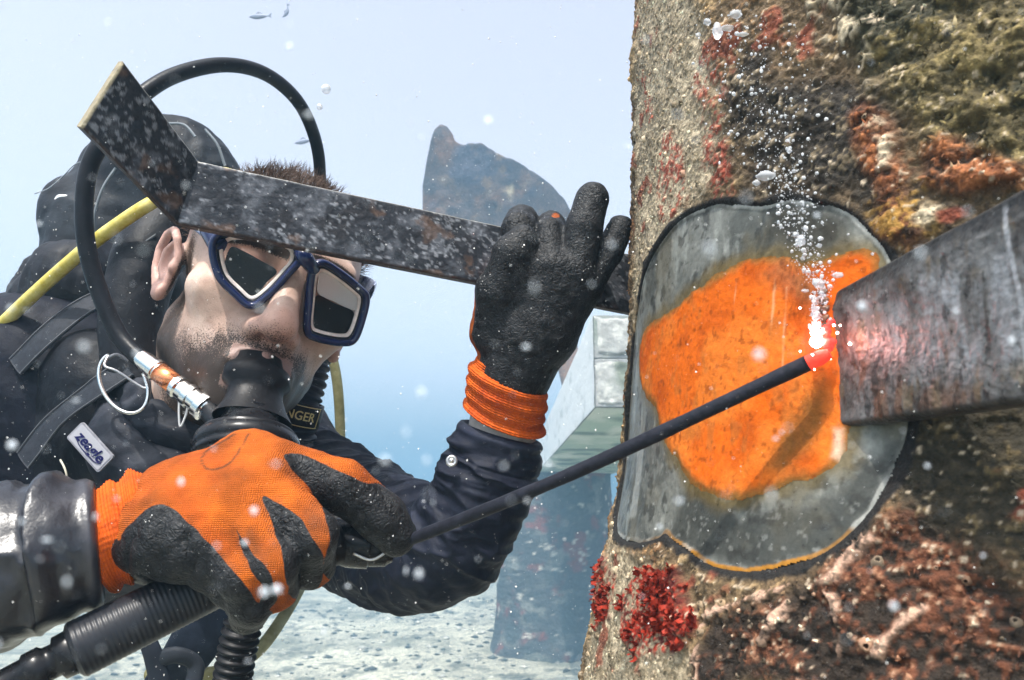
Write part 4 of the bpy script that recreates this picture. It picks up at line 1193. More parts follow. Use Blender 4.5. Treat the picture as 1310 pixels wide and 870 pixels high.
def sleeve(name, pts, rad, amp, seed, mat, base, hi, n=420, seg=150, axs=26, ars=13, cuff=True, flat=1.0):
    V, F = tube(pts, rad, n, seg, cap=False)
    c = spline(np.concatenate([np.array(pts), np.array(rad)[:, None]], 1), n)
    s1 = np.concatenate([[0], np.cumsum(np.linalg.norm(np.diff(c[:, :3], axis=0), axis=1))])
    s = np.repeat(s1, seg); ctr = np.repeat(c[:, :3], seg, 0)
    d = V - ctr; r = np.linalg.norm(d, axis=1); d /= r[:, None]
    bend = 1.0
    off = fold(V, ctr, amp, seed, axs, ars, s) + fold(V, ctr, amp * 0.5, seed + 9, axs * 2.1, ars * 1.6, s) + 0.0012 * fbm(V, 60, 3, seed + 3)
    L = s1[-1]
    hem = np.zeros(len(s))
    if cuff:
        off = off * sstep(0, 0.02, L - s)
        hem = np.exp(-((L - s - 0.0035) / 0.0035) ** 2)
        off = off + 0.0022 * hem - 0.0012 * np.exp(-((L - s - 0.026) / 0.0012) ** 2) + 0.0005 * (L - s < 0.025)
    V = V + d * off[:, None]
    if cuff:                                             # turn the hem inwards
        last = V.reshape(n, seg, 3)[-1]; cl = c[-1, :3]; ax = c[-1, :3] - c[-4, :3]; ax /= np.linalg.norm(ax)
        r1 = cl + (last - cl) * 0.93 + ax * 0.0008; r2 = cl + (last - cl) * 0.80 - ax * 0.012
        V = np.concatenate([V, r1, r2]); n2 = n + 2
        F = grid_faces(n2, seg, wrap_v=True)
        off = np.concatenate([off, np.zeros(2 * seg)]); hem = np.concatenate([hem, np.ones(seg), np.zeros(seg)])
    col = np.tile(np.array(base), (len(V), 1))
    col = mixc(col, hi, sstep(0.0, 0.35, fbm(V, 22, 4, seed + 5)) * 0.5)
    col = mixc(col, np.array(hi) * 1.3, np.clip(hem, 0, 1) * 0.5)
    o = obj(name, V, F, mat, person, col=col)
    return o

# sleeve close to the lens (left of the picture)
SL_END = P(126, 694, 0.392)
sleeve('sleeve', [P(40, 520, 0.80), P(-150, 640, 0.70), P(-230, 735, 0.50), P(-120, 738, 0.40), P(-20, 722, 0.375), P(60, 706, 0.381), SL_END],
       [0.085, 0.072, 0.058, 0.046, 0.0405, 0.0365, 0.0312], 0.0066, 221, LEATHER, (0.011, 0.011, 0.015), (0.045, 0.043, 0.050))
# sleeve of the raised arm
SR_END = P(641, 553, 0.602)
sleeve('sleeve', [P(345, 610, 0.84), P(430, 655, 0.74), P(510, 695, 0.655), P(560, 706, 0.612), P(604, 654, 0.602), P(628, 597, 0.602), SR_END],
       [0.075, 0.066, 0.055, 0.0455, 0.0415, 0.0385, 0.0335], 0.0060, 231, CLOTH, (0.009, 0.011, 0.020), (0.026, 0.031, 0.050))
# pale lining showing at the raised cuff, and its snap fastener
V, F = tube([P(642, 556, 0.600), P(646, 528, 0.598)], [0.0285, 0.0275], 16, 40)
obj('forearm', V, F, M('wrist_lining', (0.42, 0.40, 0.38), rough=0.7, var=0.3, vscale=80, bumps=[(120, 0.4, 0.002, 'noise')]), person)
def snap(px, py, d):
    c = P(px, py, d); f = -FWD + 0.25 * UP
    V, F = lathe(c - f * 0.0, c + f * 0.004, [(0, 0.0046), (0.6, 0.0046), (0.85, 0.0038), (0.8, 0.0026), (0.55, 0.0022), (0.9, 0.0016), (1.0, 0.0006)], 20)
    obj('snap_fastener', V, F, M('snap_metal', (0.55, 0.55, 0.55), rough=0.3, metal=0.9), person)
snap(578, 590, 0.560)

# stand-up collar of the coveralls, closed round the neck
def ring_collar(c, ax, r, tr, seed):
    ax = ax / np.linalg.norm(ax)
    u = np.cross(ax, RIGHT); u /= np.linalg.norm(u); w = np.cross(ax, u)
    n, sg = 140, 36
    a = np.linspace(0, 2 * np.pi, n, endpoint=False); th = np.linspace(0, 2 * np.pi, sg, endpoint=False)
    o = np.cos(a)[:, None] * u + np.sin(a)[:, None] * w
    V = c + o[:, None] * (r + tr * 0.7 * np.cos(th))[None, :, None] + ax * (tr * 1.25 * np.sin(th))[None, :, None]
    V = V.reshape(-1, 3); F = grid_faces(n, sg, True, True)
    V = V + 0.006 * np.stack([fbm(V * [1, 1, 1.6], 26, 3, seed + i) for i in range(3)], 1)
    obj('neck_band', V, F, CLOTH, person, col=mixc(np.tile(np.array([0.012, 0.014, 0.02]), (len(V), 1)), (0.035, 0.038, 0.048), sstep(0.1, 0.5, fbm(V, 30, 3, seed + 7))))
_nk = H(0, 0.085, -0.185) - H(0, 0.03, -0.05)
ring_collar(H(0, 0.060, -0.128), _nk, 0.064, 0.017, 451)
ring_collar(H(0, 0.072, -0.160), _nk, 0.076, 0.024, 461)

# legs, stretched out behind in the water
def legs():
    for s, n in ((-1, 0), (1, 1)):
        pts = [P(190 + s * 45, 645, 1.45), P(200 + s * 52, 655, 1.72), P(205 + s * 50, 650, 1.98), P(215 + s * 42, 640, 2.30)]
        V, F = tube(pts, [0.105, 0.082, 0.062, 0.048], 60, 28)
        V = V + np.stack([fbm(V, 14, 3, 240 + n)] * 3, 1) * 0.008
        obj('trouser_leg', V, F, M('trousers', (0.03, 0.035, 0.05), rough=0.7, var=0.3, vscale=40), person)
legs()

# ---- gloves
def glove_mat(name, wave_dir='Z', wscale=330):
    """orange knit with a crinkled black dipped coating where Col alpha is high"""
    m = bpy.data.materials.new(name); m.use_nodes = True
    nt = m.node_tree; N, L = nt.nodes, nt.links; b = N['Principled BSDF']
    a = N.new('ShaderNodeAttribute'); a.attribute_name = 'Col'
    tc = N.new('ShaderNodeTexCoord'); co = tc.outputs['Object']
    def noise(s, d=4):
        t = N.new('ShaderNodeTexNoise'); t.inputs['Scale'].default_value = s; t.inputs['Detail'].default_value = d; L.new(co, t.inputs['Vector']); return t.outputs['Fac']
    def mrange(v, a0, a1, b0, b1):
        r = N.new('ShaderNodeMapRange'); r.inputs['From Min'].default_value = a0; r.inputs['From Max'].default_value = a1; r.inputs['To Min'].default_value = b0; r.inputs['To Max'].default_value = b1
        L.new(v, r.inputs[0]); return r.outputs[0]
    edge = N.new('ShaderNodeMath'); edge.operation = 'MULTIPLY_ADD'; L.new(noise(240), edge.inputs[0]); edge.inputs[1].default_value = 0.3; L.new(a.outputs['Alpha'], edge.inputs[2])
    mask = mrange(edge.outputs[0], 0.56, 0.74, 0, 1)
    kn = mrange(noise(48, 7), 0.32, 0.68, 0.52, 1.25)
    sc = N.new('ShaderNodeVectorMath'); sc.operation = 'SCALE'; L.new(a.outputs['Color'], sc.inputs[0]); L.new(kn, sc.inputs['Scale'])
    wx = N.new('ShaderNodeTexWave'); wx.wave_type = 'BANDS'; wx.bands_direction = 'X'; wx.inputs['Scale'].default_value = wscale; wx.inputs['Distortion'].default_value = 5.0; wx.inputs['Detail'].default_value = 1
    wz = N.new('ShaderNodeTexWave'); wz.wave_type = 'BANDS'; wz.bands_direction = 'Z'; wz.inputs['Scale'].default_value = wscale; wz.inputs['Distortion'].default_value = 3.5; wz.inputs['Detail'].default_value = 1
    for w in (wx, wz): L.new(co, w.inputs['Vector'])
    ws = N.new('ShaderNodeMath'); ws.operation = 'ADD'; L.new(wx.outputs['Fac'], ws.inputs[0]); L.new(wz.outputs['Fac'], ws.inputs[1])
    dk = mrange(ws.outputs[0], 0.0, 1.6, 0.80, 1.10)
    s2 = N.new('ShaderNodeVectorMath'); s2.operation = 'SCALE'; L.new(sc.outputs[0], s2.inputs[0]); L.new(dk, s2.inputs['Scale'])
    rub = N.new('ShaderNodeValToRGB'); rub.color_ramp.elements[0].position = 0.35; rub.color_ramp.elements[0].color = (0.0055, 0.006, 0.007, 1); rub.color_ramp.elements[1].position = 0.75; rub.color_ramp.elements[1].color = (0.024, 0.025, 0.027, 1)
    L.new(noise(160, 6), rub.inputs[0])
    mx = N.new('ShaderNodeMix'); mx.data_type = 'RGBA'; L.new(mask, mx.inputs[0]); L.new(s2.outputs[0], mx.inputs[6]); L.new(rub.outputs[0], mx.inputs[7])
    vo = N.new('ShaderNodeTexVoronoi'); vo.inputs['Scale'].default_value = 330; L.new(co, vo.inputs['Vector'])
    sp = N.new('ShaderNodeMath'); sp.operation = 'MULTIPLY_ADD'; L.new(noise(45), sp.inputs[0]); sp.inputs[1].default_value = -0.55; L.new(vo.outputs['Distance'], sp.inputs[2])
    m2 = N.new('ShaderNodeMix'); m2.data_type = 'RGBA'; spk = mrange(sp.outputs[0], -0.20, -0.26, 0, 0.9)
    mm = N.new('ShaderNodeMath'); mm.operation = 'MULTIPLY'; L.new(spk, mm.inputs[0]); L.new(mask, mm.inputs[1])
    L.new(mm.outputs[0], m2.inputs[0]); L.new(mx.outputs[2], m2.inputs[6]); m2.inputs[7].default_value = (0.45, 0.45, 0.44, 1)
    L.new(m2.outputs[2], b.inputs['Base Color'])
    L.new(mrange(mask, 0, 1, 0.85, 0.50), b.inputs['Roughness']); b.inputs['Specular IOR Level'].default_value = 0.2
    b1 = N.new('ShaderNodeBump'); b1.inputs['Distance'].default_value = 0.0016; L.new(ws.outputs[0], b1.inputs['Height']); L.new(mrange(mask, 0, 1, 0.55, 0.0), b1.inputs['Strength'])
    cr = N.new('ShaderNodeTexNoise'); cr.inputs['Scale'].default_value = 300; cr.inputs['Detail'].default_value = 2; cr.inputs['Distortion'].default_value = 1.5; L.new(co, cr.inputs['Vector'])
    b2 = N.new('ShaderNodeBump'); b2.inputs['Distance'].default_value = 0.0022; L.new(cr.outputs['Fac'], b2.inputs['Height']); L.new(mrange(mask, 0, 1, 0.15, 0.75), b2.inputs['Strength']); L.new(b1.outputs[0], b2.inputs['Normal'])
    L.new(b2.outputs[0], b.inputs['Normal'])
    return m

ORANGE = np.array([0.42, 0.092, 0.008])
def near_glove():
    def Q(x, y, d): return P(x, y, d * 1.035)
    wr = P(202, 678, 0.404)
    idx = [Q(352, 598, 0.398), Q(438, 622, 0.402), Q(488, 662, 0.408), Q(506, 684, 0.410)]
    mid = [Q(334, 622, 0.380), Q(400, 686, 0.366), Q(398, 722, 0.384), Q(372, 728, 0.402)]
    rin = [Q(300, 648, 0.367), Q(350, 722, 0.353), Q(352, 752, 0.368), Q(332, 748, 0.388)]
    pin = [Q(262, 680, 0.360), Q(308, 735, 0.350), Q(322, 770, 0.358), Q(318, 786, 0.368)]
    thb = [Q(222, 690, 0.412), Q(310, 668, 0.432), Q(400, 672, 0.440), Q(462, 690, 0.432)]
    heel = [Q(196, 688, 0.370), Q(226, 690, 0.362), Q(264, 704, 0.361), Q(298, 748, 0.361)]
    hub = Q(262, 640, 0.392)
    def f(p):
        d = chain_d(p, [wr, Q(235, 648, 0.388), Q(318, 592, 0.398), idx[0]], [0.0245, 0.0235, 0.0165, 0.0160], 0.012)
        d = smin(d, chain_d(p, [wr, Q(250, 650, 0.380), mid[0]], [0.0235, 0.0215, 0.0165], 0.01), 0.014)
        d = smin(d, chain_d(p, [wr, Q(240, 665, 0.374), rin[0]], [0.0220, 0.0190, 0.0155], 0.01), 0.012)
        d = smin(d, chain_d(p, heel, [0.0185, 0.0180, 0.0150, 0.0118], 0.01), 0.010)
        d = smin(d, chain_d(p, [Q(225, 672, 0.365), pin[0]], [0.018, 0.0145]), 0.010)
        d = smin(d, chain_d(p, thb, [0.021, 0.0175, 0.0145, 0.0125], 0.006), 0.010)
        k = 0.0026
        d = smin(d, chain_d(p, idx, [0.0160, 0.0146, 0.0138, 0.0120], 0.004), k)
        d = smin(d, chain_d(p, mid, [0.0158, 0.0126, 0.0124, 0.0112], 0.004), k)
        d = smin(d, chain_d(p, rin, [0.0148, 0.0116, 0.0114, 0.0102], 0.004), k)
        d = smin(d, chain_d(p, pin, [0.0135, 0.0108, 0.0104, 0.0095], 0.004), k)
        return d
    allp = np.array([wr, hub] + idx + mid + rin + pin + thb + heel)
    lo, hi = allp.min(0) - 0.036, allp.max(0) + 0.036
    V, F = nets(f, lo, hi, 0.00125)
    # trim at the wrist: everything beyond the cuff stays inside it
    N = vnormals(V, F)
    px, py, dd = proj(V)
    B1 = [(100, 860), (120, 690), (152, 690), (156, 683), (178, 657), (210, 646), (235, 661), (262, 688), (288, 718), (315, 749), (330, 772), (352, 790), (352, 860)]
    B2 = [(301, 676), (318, 700), (346, 733), (354, 764), (345, 778), (333, 774), (336, 752), (316, 716)]
    B3 = [(336, 637), (356, 646), (385, 665), (404, 694), (415, 724), (400, 760), (372, 765), (364, 733), (357, 691)]
    B4 = [(362, 584), (380, 583), (401, 588), (430, 600), (468, 617), (540, 640), (540, 740), (421, 740), (420, 690), (412, 648), (386, 615)]
    sd = np.minimum.reduce([poly_sd(px, py, closed_curve(b_, 60)) for b_ in (B1, B2, B3, B4)])
    view = (CAM - V); view /= np.linalg.norm(view, axis=1)[:, None]
    fac = (N * view).sum(1)
    al = sstep(5, -5, sd + 2.5 * vnoise(V, 120, 3))
    al = np.maximum(al, sstep(0.02, -0.15, fac) * (N[:, 2] < 0.3))
    # relief: wrinkled palm heel, slack knit
    w = 0.0010 * fbm(V, 45, 3, 251) + 0.0004 * fbm(V, 200, 2, 252)
    hz = np.exp(-(((px - 215) / 60) ** 2 + ((py - 705) / 42) ** 2))
    t = px * 0.95 + py * 0.30
    w = w + hz * 0.0030 * (np.abs(np.sin(t * 0.085 + 1.2 * vnoise(V, 60, 8))) - 0.75)
    kn = (1 - al) * 0.0016 * (np.abs(fbm(np.stack([px * 0.012, py * 0.03, px * 0], 1), 1.0, 3, 253)) - 0.2)
    V = V + N * (w + kn + 0.0004 * al)[:, None]
    c = np.tile(ORANGE, (len(V), 1))
    c = mixc(c, (0.42, 0.075, 0.007), sstep(0.1, 0.5, fbm(V, 38, 4, 254)) * 0.7)
    c = mixc(c, (0.16, 0.06, 0.025), sstep(0.12, 0.4, fbm(V, 30, 4, 255)) * np.exp(-(((px - 300) / 60) ** 2 + ((py - 605) / 30) ** 2)) * 0.55)
    c = mixc(c, (0.30, 0.09, 0.03), np.exp(-(((px - 405) / 16) ** 2 + ((py - 665) / 22) ** 2)) * 0.6)
    c = mixc(c, (0.13, 0.05, 0.022), sstep(0.22, 0.5, fbm(V, 24, 5, 259)) * 0.7)
    c = mixc(c, (0.20, 0.06, 0.02), sstep(12, 0, np.abs(sd)) * sstep(-0.1, 0.4, fbm(V, 90, 3, 260)) * 0.6)
    # two stray black threads drawn on the knit
    for pts in ([(318, 556), (300, 585), (282, 598), (266, 600), (258, 590), (264, 576), (278, 568), (300, 556)],):
        c = mixc(c, (0.08, 0.03, 0.015), sstep(1.6, 0.6, poly_sd(px, py, spline(np.array(pts, float), 40), closed=False)) * (fac > 0) * 0.85)
    g = obj('glove', V, F, glove_mat('dipped_glove'), person, col=np.concatenate([c, al[:, None]], 1))
    # ribbed cuff, with a slack roll
    a, b = P(122, 694, 0.391), P(206, 662, 0.404)
    ax = (b - a) / np.linalg.norm(b - a)
    prof = []
    for k in range(130):
        t = k / 129
        r = 0.0283 - 0.0010 * t + 0.0014 * math.sin(t * 3.2 * 2 * math.pi) + 0.0030 * math.exp(-((t - 0.62) / 0.10) ** 2) - 0.002 * math.exp(-((t - 0.46) / 0.04) ** 2) + 0.00035 * math.sin(t * 26 * 2 * math.pi)
        if t > 0.82: r -= (t - 0.82) * 0.028
        prof.append((t, r))
    Vc, Fc = lathe(a, b, prof, 200, up=UP)
    q = Vc - a; s = q @ ax; rad = q - s[:, None] * ax
    ang = np.arctan2(rad @ UP, rad @ np.cross(ax, UP))
    Vc = Vc + rad * (0.05 * np.sin(ang * 2 + 0.6) + 0.018 * np.sin(ang * 60))[:, None] * 0.5 + ax * (0.005 * np.sin(ang * 1 + 0.5) * sstep(0, 0.02, s))[:, None]
    Vc = Vc + (rad / np.linalg.norm(rad, axis=1)[:, None]) * (0.0018 * fbm(Vc, 60, 3, 257))[:, None]
    cc = mixc(np.tile(np.array([0.50, 0.085, 0.008]), (len(Vc), 1)), (0.42, 0.06, 0.01), sstep(0.0, 0.5, fbm(Vc, 50, 3, 258)) * 0.7)
    oc = obj('cuff', Vc, Fc, M('knit_cuff', attr=True, rough=0.85, var=0.2, vscale=240, bumps=[(500, 0.4, 0.001, 'noise')]), g, col=cc)
near_glove()

def far_glove():
    wr = P(650, 488, 0.590)
    idx = [P(668, 345, 0.570), P(663, 292, 0.580), P(667, 283, 0.602), P(670, 300, 0.625)]
    mid = [P(704, 342, 0.567), P(704, 298, 0.580), P(706, 289, 0.602), P(706, 306, 0.628)]
    rin = [P(736, 348, 0.568), P(747, 292, 0.572), P(758, 254, 0.578)]
    lit = [P(748, 370, 0.574), P(778, 322, 0.580), P(794, 292, 0.584)]
    thb = [P(632, 425, 0.582), P(637, 372, 0.568), P(655, 325, 0.560), P(668, 308, 0.562)]
    def f(p):
        d = chain_d(p, [wr, P(655, 430, 0.582), idx[0]], [0.0255, 0.0225, 0.0165], 0.010)
        d = smin(d, chain_d(p, [wr, P(680, 425, 0.578), mid[0]], [0.0250, 0.0225, 0.0160], 0.010), 0.012)
        d = smin(d, chain_d(p, [wr, P(694, 425, 0.580), rin[0]], [0.0245, 0.0205, 0.0150], 0.010), 0.012)
        d = smin(d, chain_d(p, [P(665, 480, 0.592), P(704, 430, 0.585), lit[0]], [0.0235, 0.0185, 0.0140], 0.010), 0.012)
        d = smin(d, chain_d(p, thb, [0.020, 0.0160, 0.0140, 0.0122], 0.006), 0.006)
        k = 0.0024
        d = smin(d, chain_d(p, idx, [0.0150, 0.0128, 0.0130, 0.0115], 0.004), k)
        d = smin(d, chain_d(p, mid, [0.0145, 0.0112, 0.0115, 0.0108], 0.004), k)
        d = smin(d, chain_d(p, rin, [0.0150, 0.0142, 0.0132], 0.004), k)
        d = smin(d, chain_d(p, lit, [0.0132, 0.0116, 0.0106], 0.004), k)
        return d
    allp = np.array([wr] + idx + mid + rin + lit + thb)
    V, F = nets(f, allp.min(0) - 0.036, allp.max(0) + 0.036, 0.0016)
    N = vnormals(V, F)
    px, py, dd = proj(V)
    view = (CAM - V); view /= np.linalg.norm(view, axis=1)[:, None]
    fac = (N * view).sum(1)
    th = 0.0 + 0.42 * sstep(640, 605, px) * sstep(360, 400, py)
    al = sstep(-0.12, 0.12, fac - th + 0.18 * fbm(V, 60, 3, 261))
    tips = np.minimum(np.linalg.norm(V - rin[2], axis=1), np.linalg.norm(V - lit[2], axis=1))
    al = np.maximum(al, sstep(0.06, 0.045, tips))
    al = np.maximum(al, (py < 320) * 1.0)
    al = al * (1 - 0.55 * sstep(9, 3, np.hypot((px - 711) * 0.8, (py - 276) * 1.5)))
    w = 0.0012 * fbm(V, 45, 3, 262) + 0.0005 * fbm(V, 160, 2, 263)
    V = V + N * w[:, None]
    c = np.tile(ORANGE, (len(V), 1))
    g = obj('glove', V, F, glove_mat('dipped_glove_far'), person, col=np.concatenate([c, al[:, None]], 1))
    a, b = P(645, 538, 0.598), P(652, 470, 0.588)
    ax = (b - a) / np.linalg.norm(b - a)
    prof = []
    for k in range(110):
        t = k / 109
        r = 0.0322 - 0.0010 * math.cos(t * 2 * math.pi) + 0.0009 * math.sin(t * 4.3 * 2 * math.pi) + 0.0004 * math.sin(t * 24 * 2 * math.pi) + 0.0024 * math.exp(-((t - 0.06) / 0.10) ** 2)
        if t > 0.80: r -= (t - 0.80) * 0.030
        if t < 0.02: r = 0.0285
        prof.append((t, r))
    Vc, Fc = lathe(a, b, prof, 160, up=RIGHT)
    q = Vc - a; s = q @ ax; rad = q - s[:, None] * ax
    ang = np.arctan2(rad @ FWD, rad @ RIGHT)
    tilt = (rad @ RIGHT) / 0.031
    Vc = Vc - ax[None] * (0.0085 * tilt * 1.0)[:, None] + (rad / np.linalg.norm(rad, axis=1)[:, None]) * (0.0016 * fbm(Vc, 60, 3, 265) + 0.0004 * np.sin(ang * 50))[:, None]
    cc = mixc(np.tile(np.array([0.48, 0.085, 0.009]), (len(Vc), 1)), (0.36, 0.05, 0.01), sstep(0.0, 0.5, fbm(Vc, 45, 3, 266)) * 0.7)
    obj('cuff', Vc, Fc, M('knit_cuff_far', attr=True, rough=0.85, var=0.2, vscale=240, bumps=[(400, 0.4, 0.001, 'noise')]), g, col=cc)
far_glove()
# ------------------------------------------------------------------ gear worn and held by the diver
RUBBER = M('black_rubber', (0.008, 0.008, 0.0095), rough=0.42, var=0.3, vscale=90, bumps=[(400, 0.25, 0.0008, 'noise')], speck=(260, -0.36, (0.4, 0.42, 0.44)), spec=0.2)
HOSE_BLACK = M('hose_rubber', (0.010, 0.011, 0.014), rough=0.36, var=0.4, vscale=60, bumps=[(300, 0.3, 0.0008, 'noise')], speck=(200, -0.37, (0.42, 0.45, 0.5)))
PLASTIC = M('black_plastic', (0.008, 0.008, 0.0095), rough=0.28, var=0.2, vscale=60, rvar=0.1, bumps=[(250, 0.15, 0.0006, 'noise')], spec=0.3)
CHROME = M('chrome', (0.78, 0.76, 0.74), rough=0.14, metal=1.0, rvar=0.06, vscale=120)

# ---- bent flat bar held up in front of the face
def make_bar():
    tops = [P(158, 78, 0.462), P(254, 206, 0.512), P(830, 330, 0.628)]
    bots = [P(104, 162, 0.452), P(227, 286, 0.500), P(830, 405, 0.614)]
    nv = 46
    segs = [70, 240]
    T, B, S, NR = [], [], [], []
    total = 0
    nrs = []
    for k in range(2):
        t = np.linspace(0, 1, segs[k], endpoint=(k == 1))[:, None]
        T.append(tops[k] * (1 - t) + tops[k + 1] * t); B.append(bots[k] * (1 - t) + bots[k + 1] * t)
        ln = np.linalg.norm(tops[k + 1] - tops[k]); S.append(total + t[:, 0] * ln); total += ln
        nr = np.cross(tops[k + 1] - tops[k], bots[k] - tops[k]); nr /= np.linalg.norm(nr)
        if nr @ (CAM - tops[k]) > 0: nr = -nr
        nrs.append(nr)
    T, B, S = np.concatenate(T), np.concatenate(B), np.concatenate(S)
    w = sstep(S[segs[0]] - 0.004, S[segs[0]] + 0.004, S)[:, None]
    NR = nrs[0] * (1 - w) + nrs[1] * w; NR /= np.linalg.norm(NR, axis=1)[:, None]
    v = np.linspace(0, 1, nv)
    G = T[:, None] * (1 - v)[None, :, None] + B[:, None] * v[None, :, None]
    th = 0.0085
    wid = 0.046
    edge = np.minimum(np.minimum(v, 1 - v) * wid + 0 * S[:, None], np.minimum(S, S[-1] - S)[:, None] + 0 * v)
    rnd = 0.0010 * (1 - np.clip(edge / 0.0014, 0, 1)) ** 2
    bendline = np.exp(-((S[:, None] - S[segs[0]]) / 0.002) ** 2)
    h = 0.0007 * fbm(G, 55, 4, 301) + 0.0006 * np.abs(fbm(G, 150, 3, 302)) + rnd + 0.0012 * bendline
    Fr = G + NR[:, None] * h[..., None]
    Bk = G + NR[:, None] * (th - rnd)[..., None]
    n = len(S); m = n * nv
    V = np.concatenate([Fr.reshape(-1, 3), Bk.reshape(-1, 3)])
    g = grid_faces(n, nv)
    F = [tuple(f) for f in g] + [tuple(f[::-1] + m) for f in g]
    def ix(i, j): return i * nv + j
    rim = [ix(i, 0) for i in range(n)] + [ix(n - 1, j) for j in range(1, nv)] + [ix(i, nv - 1) for i in range(n - 2, -1, -1)] + [ix(0, j) for j in range(nv - 2, 0, -1)]
    F2 = []
    for k in range(len(rim)):
        a, b = rim[k], rim[(k + 1) % len(rim)]
        F2.append((b, a, a + m, b + m))
    c = np.tile(np.array([0.022, 0.024, 0.029]), (len(V), 1))
    c = mixc(c, (0.075, 0.08, 0.092), sstep(-0.02, 0.4, fbm(V, 70, 5, 303)) * 0.9)
    c = mixc(c, (0.020, 0.020, 0.023), sstep(0.10, 0.4, fbm(V, 55, 4, 304)) * 0.9)
    c = mixc(c, (0.20, 0.21, 0.23), sstep(0.22, 0.45, fbm(V, 330, 3, 305) + 0.4 * fbm(V, 25, 3, 306)) * 0.7)
    c = mixc(c, (0.10, 0.06, 0.04), sstep(0.25, 0.45, fbm(V, 60, 4, 307)) * 0.6)
    lowedge = np.zeros(len(V)); vv = np.tile(np.broadcast_to(v, (n, nv)).reshape(-1), 2)
    c = mixc(c, (0.055, 0.035, 0.028), sstep(0.965, 0.99, vv) * 0.9)
    SS = np.tile(np.broadcast_to(S[:, None], (n, nv)).reshape(-1), 2)
    c = mixc(c, (0.34, 0.29, 0.19), sstep(0.002, 0.0005, SS) * 0.9)
    c = mixc(c, (0.30, 0.30, 0.28), sstep(0.02, 0.006, vv) * 0.8)
    t = thing('bent_bar', (T[-1] + B[-1]) / 2, 'dark bent flat steel bar held up by the raised glove in front of the forehead', 'steel bar')
    obj('bar', V, F + F2, M('bar_scale', attr=True, rough=0.48, metal=0.35, var=0.4, vscale=320, rvar=0.15, bumps=[(200, 0.5, 0.0012, 'noise'), (700, 0.4, 0.0007, 'noise')], speck=(230, -0.345, (0.45, 0.48, 0.52))), t, sharp=0.7, col=c)
make_bar()

